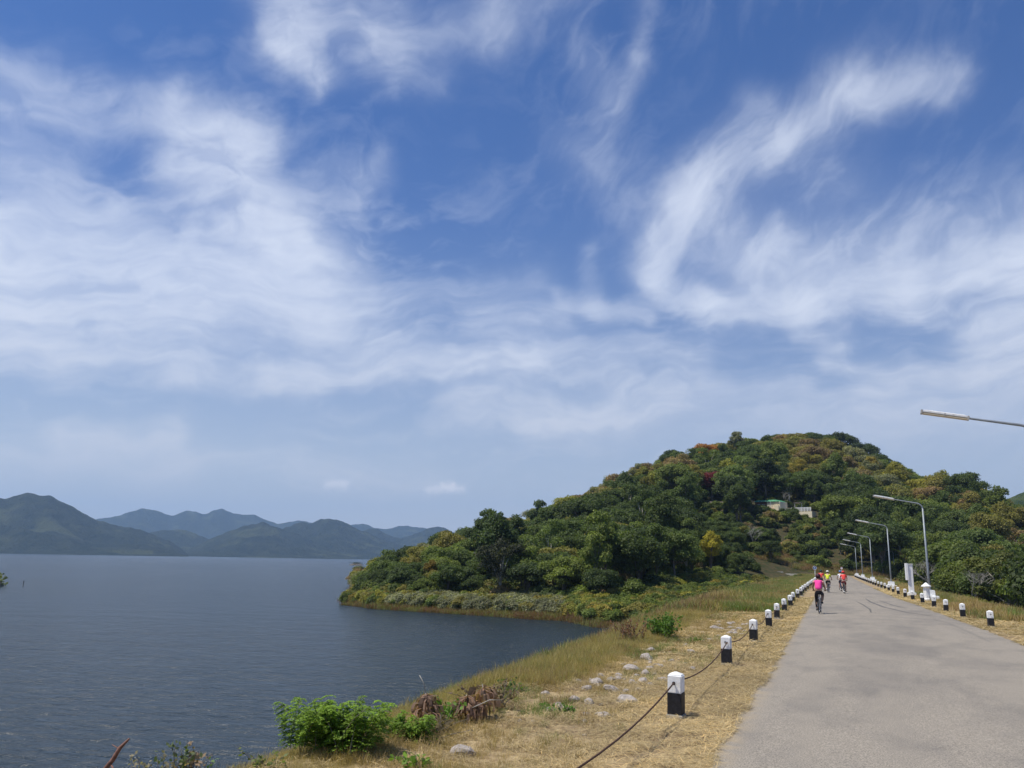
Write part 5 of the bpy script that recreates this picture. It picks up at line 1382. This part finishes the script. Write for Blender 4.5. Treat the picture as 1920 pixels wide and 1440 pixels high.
def dead_leaves(seed, x, y, H_, n, label, stalk):
    g_ = np.random.default_rng(seed); st = MB(); e = empty('withered_plant', (x, y, gz(x, y)), 0, label=label, cat='plant')
    st.tube([(0, 0, -.05), (0.02, 0, H_ * .6), (-.03, 0, H_)], [.012, .009, .006], 6)
    if stalk: st.tube([(-.03, 0, H_), (-.06, .0, H_ + .12), (-.13, 0, H_ + .22)], [.006, .005, .007], 5)
    V = []; F = []; T = []
    for i in range(n):
        z0 = H_ * g_.uniform(.35, 1.0); a = g_.uniform(0, 6.28); L = g_.uniform(.07, .17); w = g_.uniform(.008, .022); o = g_.uniform(.02, .16) + (H_ - z0) * .45
        d = np.array([math.cos(a), math.sin(a), 0]); s_ = np.array([-math.sin(a), math.cos(a), 0]) * w; p0 = np.array([0, 0, z0])
        p1 = p0 + d * o + [0, 0, -.02]; p2 = p1 + d * .03 + [0, 0, -L * .55]; p3 = p2 - d * .015 + [0, 0, -L * .45]
        k = len(V); tw = d * g_.normal(0, .02)
        for p_, w_ in ((p0, .25), (p1, .8), (p2, 1.0), ((p2 + p3) / 2 + d * .01, .7), (p3, .12)): V += [p_ - s_ * w_ + tw, p_ + s_ * w_ - tw]
        F += [[k + 2 * j, k + 2 * j + 2, k + 2 * j + 3, k + 2 * j + 1] for j in range(4)]; T += [float(np.clip(g_.normal(.45, .28), 0, 1))] * 10
    c_ = obj('leaves', fast_mesh('leaves', np.array(V), np.array(F), [M_leaf], dict(tint=np.array(T))), e); c_['leaf_color'] = (0.34, 0.22, 0.16)
    st.build('stems', M_bark_pale, e, smooth=True)
dead_leaves(1, -5.16, 10.5, .40, 110, 'withered plant with hanging brown leaves and a bent bare stalk against the water', True)
dead_leaves(2, -4.72, 10.85, .33, 130, 'broad withered plant with curled brown leaves right of the vine', False)
dead_leaves(3, -4.55, 11.0, .46, 70, 'dark withered stalk with a few curled leaves at the right of the dead plants', False)

br = MB().tube([(-6.80, 6.62, -0.62), (-6.77, 6.64, -0.03), (-6.62, 6.65, 0.14), (-6.56, 6.66, 0.25), (-6.46, 6.66, 0.34)], [.03, .026, .022, .019, .010], 8)
br.tube([(-6.66, 6.65, 0.12), (-6.58, 6.63, 0.06), (-6.5, 6.6, -0.1)], [.010, .008, .004], 5).tube([(-6.57, 6.66, 0.24), (-6.66, 6.66, 0.27)], [.008, .003], 4)
M_redbark = mat('red_brown_bark', (0.24, 0.12, 0.085), 0.85, vary=0.3, vscale=20)
tag(br.build('branch', M_redbark, smooth=True), 'thick reddish brown broken branch slanting up at the lower left', 'branch')
st = MB().tube([(-4.95, 11.0, 0.05), (-4.6, 10.75, 0.16), (-4.3, 10.6, 0.30), (-4.1, 10.55, 0.32)], [.008, .008, .006, .003], 5)
tag(st.build('fallen_twig', M_bark_pale, smooth=True), 'pale dry stem arching over the grass beside the withered plants', 'stem')

# ------------------------------------------------------------------ islets
def islet(x, y, w, h, label, colr, n):
    e = empty('islet', (x, y, WATER_Z), 0, label=label, cat='islet')
    a_ = np.linspace(0, 2 * math.pi, 25)[:-1]; g_ = np.random.default_rng(int(w * 7)); mb = MB()
    prof = [(1.05, -1.5), (1.0, 0.0), (0.8, h * .35), (0.45, h * .6), (0.05, h * .7)]
    V = []; F = []
    for r_, z_ in prof:
        for t in a_: k = 1 + .18 * math.sin(3 * t + w) + .1 * math.sin(5 * t); V.append((w / 2 * r_ * k * math.cos(t), w / 3 * r_ * k * math.sin(t), z_))
    n_ = len(a_)
    for i in range(len(prof) - 1):
        for j in range(n_): F.append((i * n_ + j, i * n_ + (j + 1) % n_, (i + 1) * n_ + (j + 1) % n_, (i + 1) * n_ + j))
    mb.add(V, F).build('bank', M_bark, e, smooth=True)
    P_ = np.c_[g_.normal(0, w * .2, n), g_.normal(0, w * .13, n), g_.uniform(0, h, n)]
    V, F, tt = leaf_quads(P_, unit(g_.normal(size=(n, 3)) + [0, 0, .5]), h * .22, np.clip(g_.normal(.45, .15, n), 0, 1), 1.4, g_)
    c_ = obj('bushes', fast_mesh('bushes', V, F, [M_leaf], dict(tint=tt)), e); c_['leaf_color'] = colr
    return e
islet(-474, 782, 15, 3.0, 'tiny dark islet far out on the lake', (0.05, 0.06, 0.03), 500)
islet(-193.6, 148, 10, 3.0, 'reedy islet cut by the left edge of the picture', (0.17, 0.19, 0.08), 900)
tag(MB().tube([(-186.5, 152.5, WATER_Z - 1), (-186.4, 152.5, WATER_Z + 1.4)], .09, 6).build('stake', M_bark), 'thin stake standing in the water beside the reedy islet', 'stake')
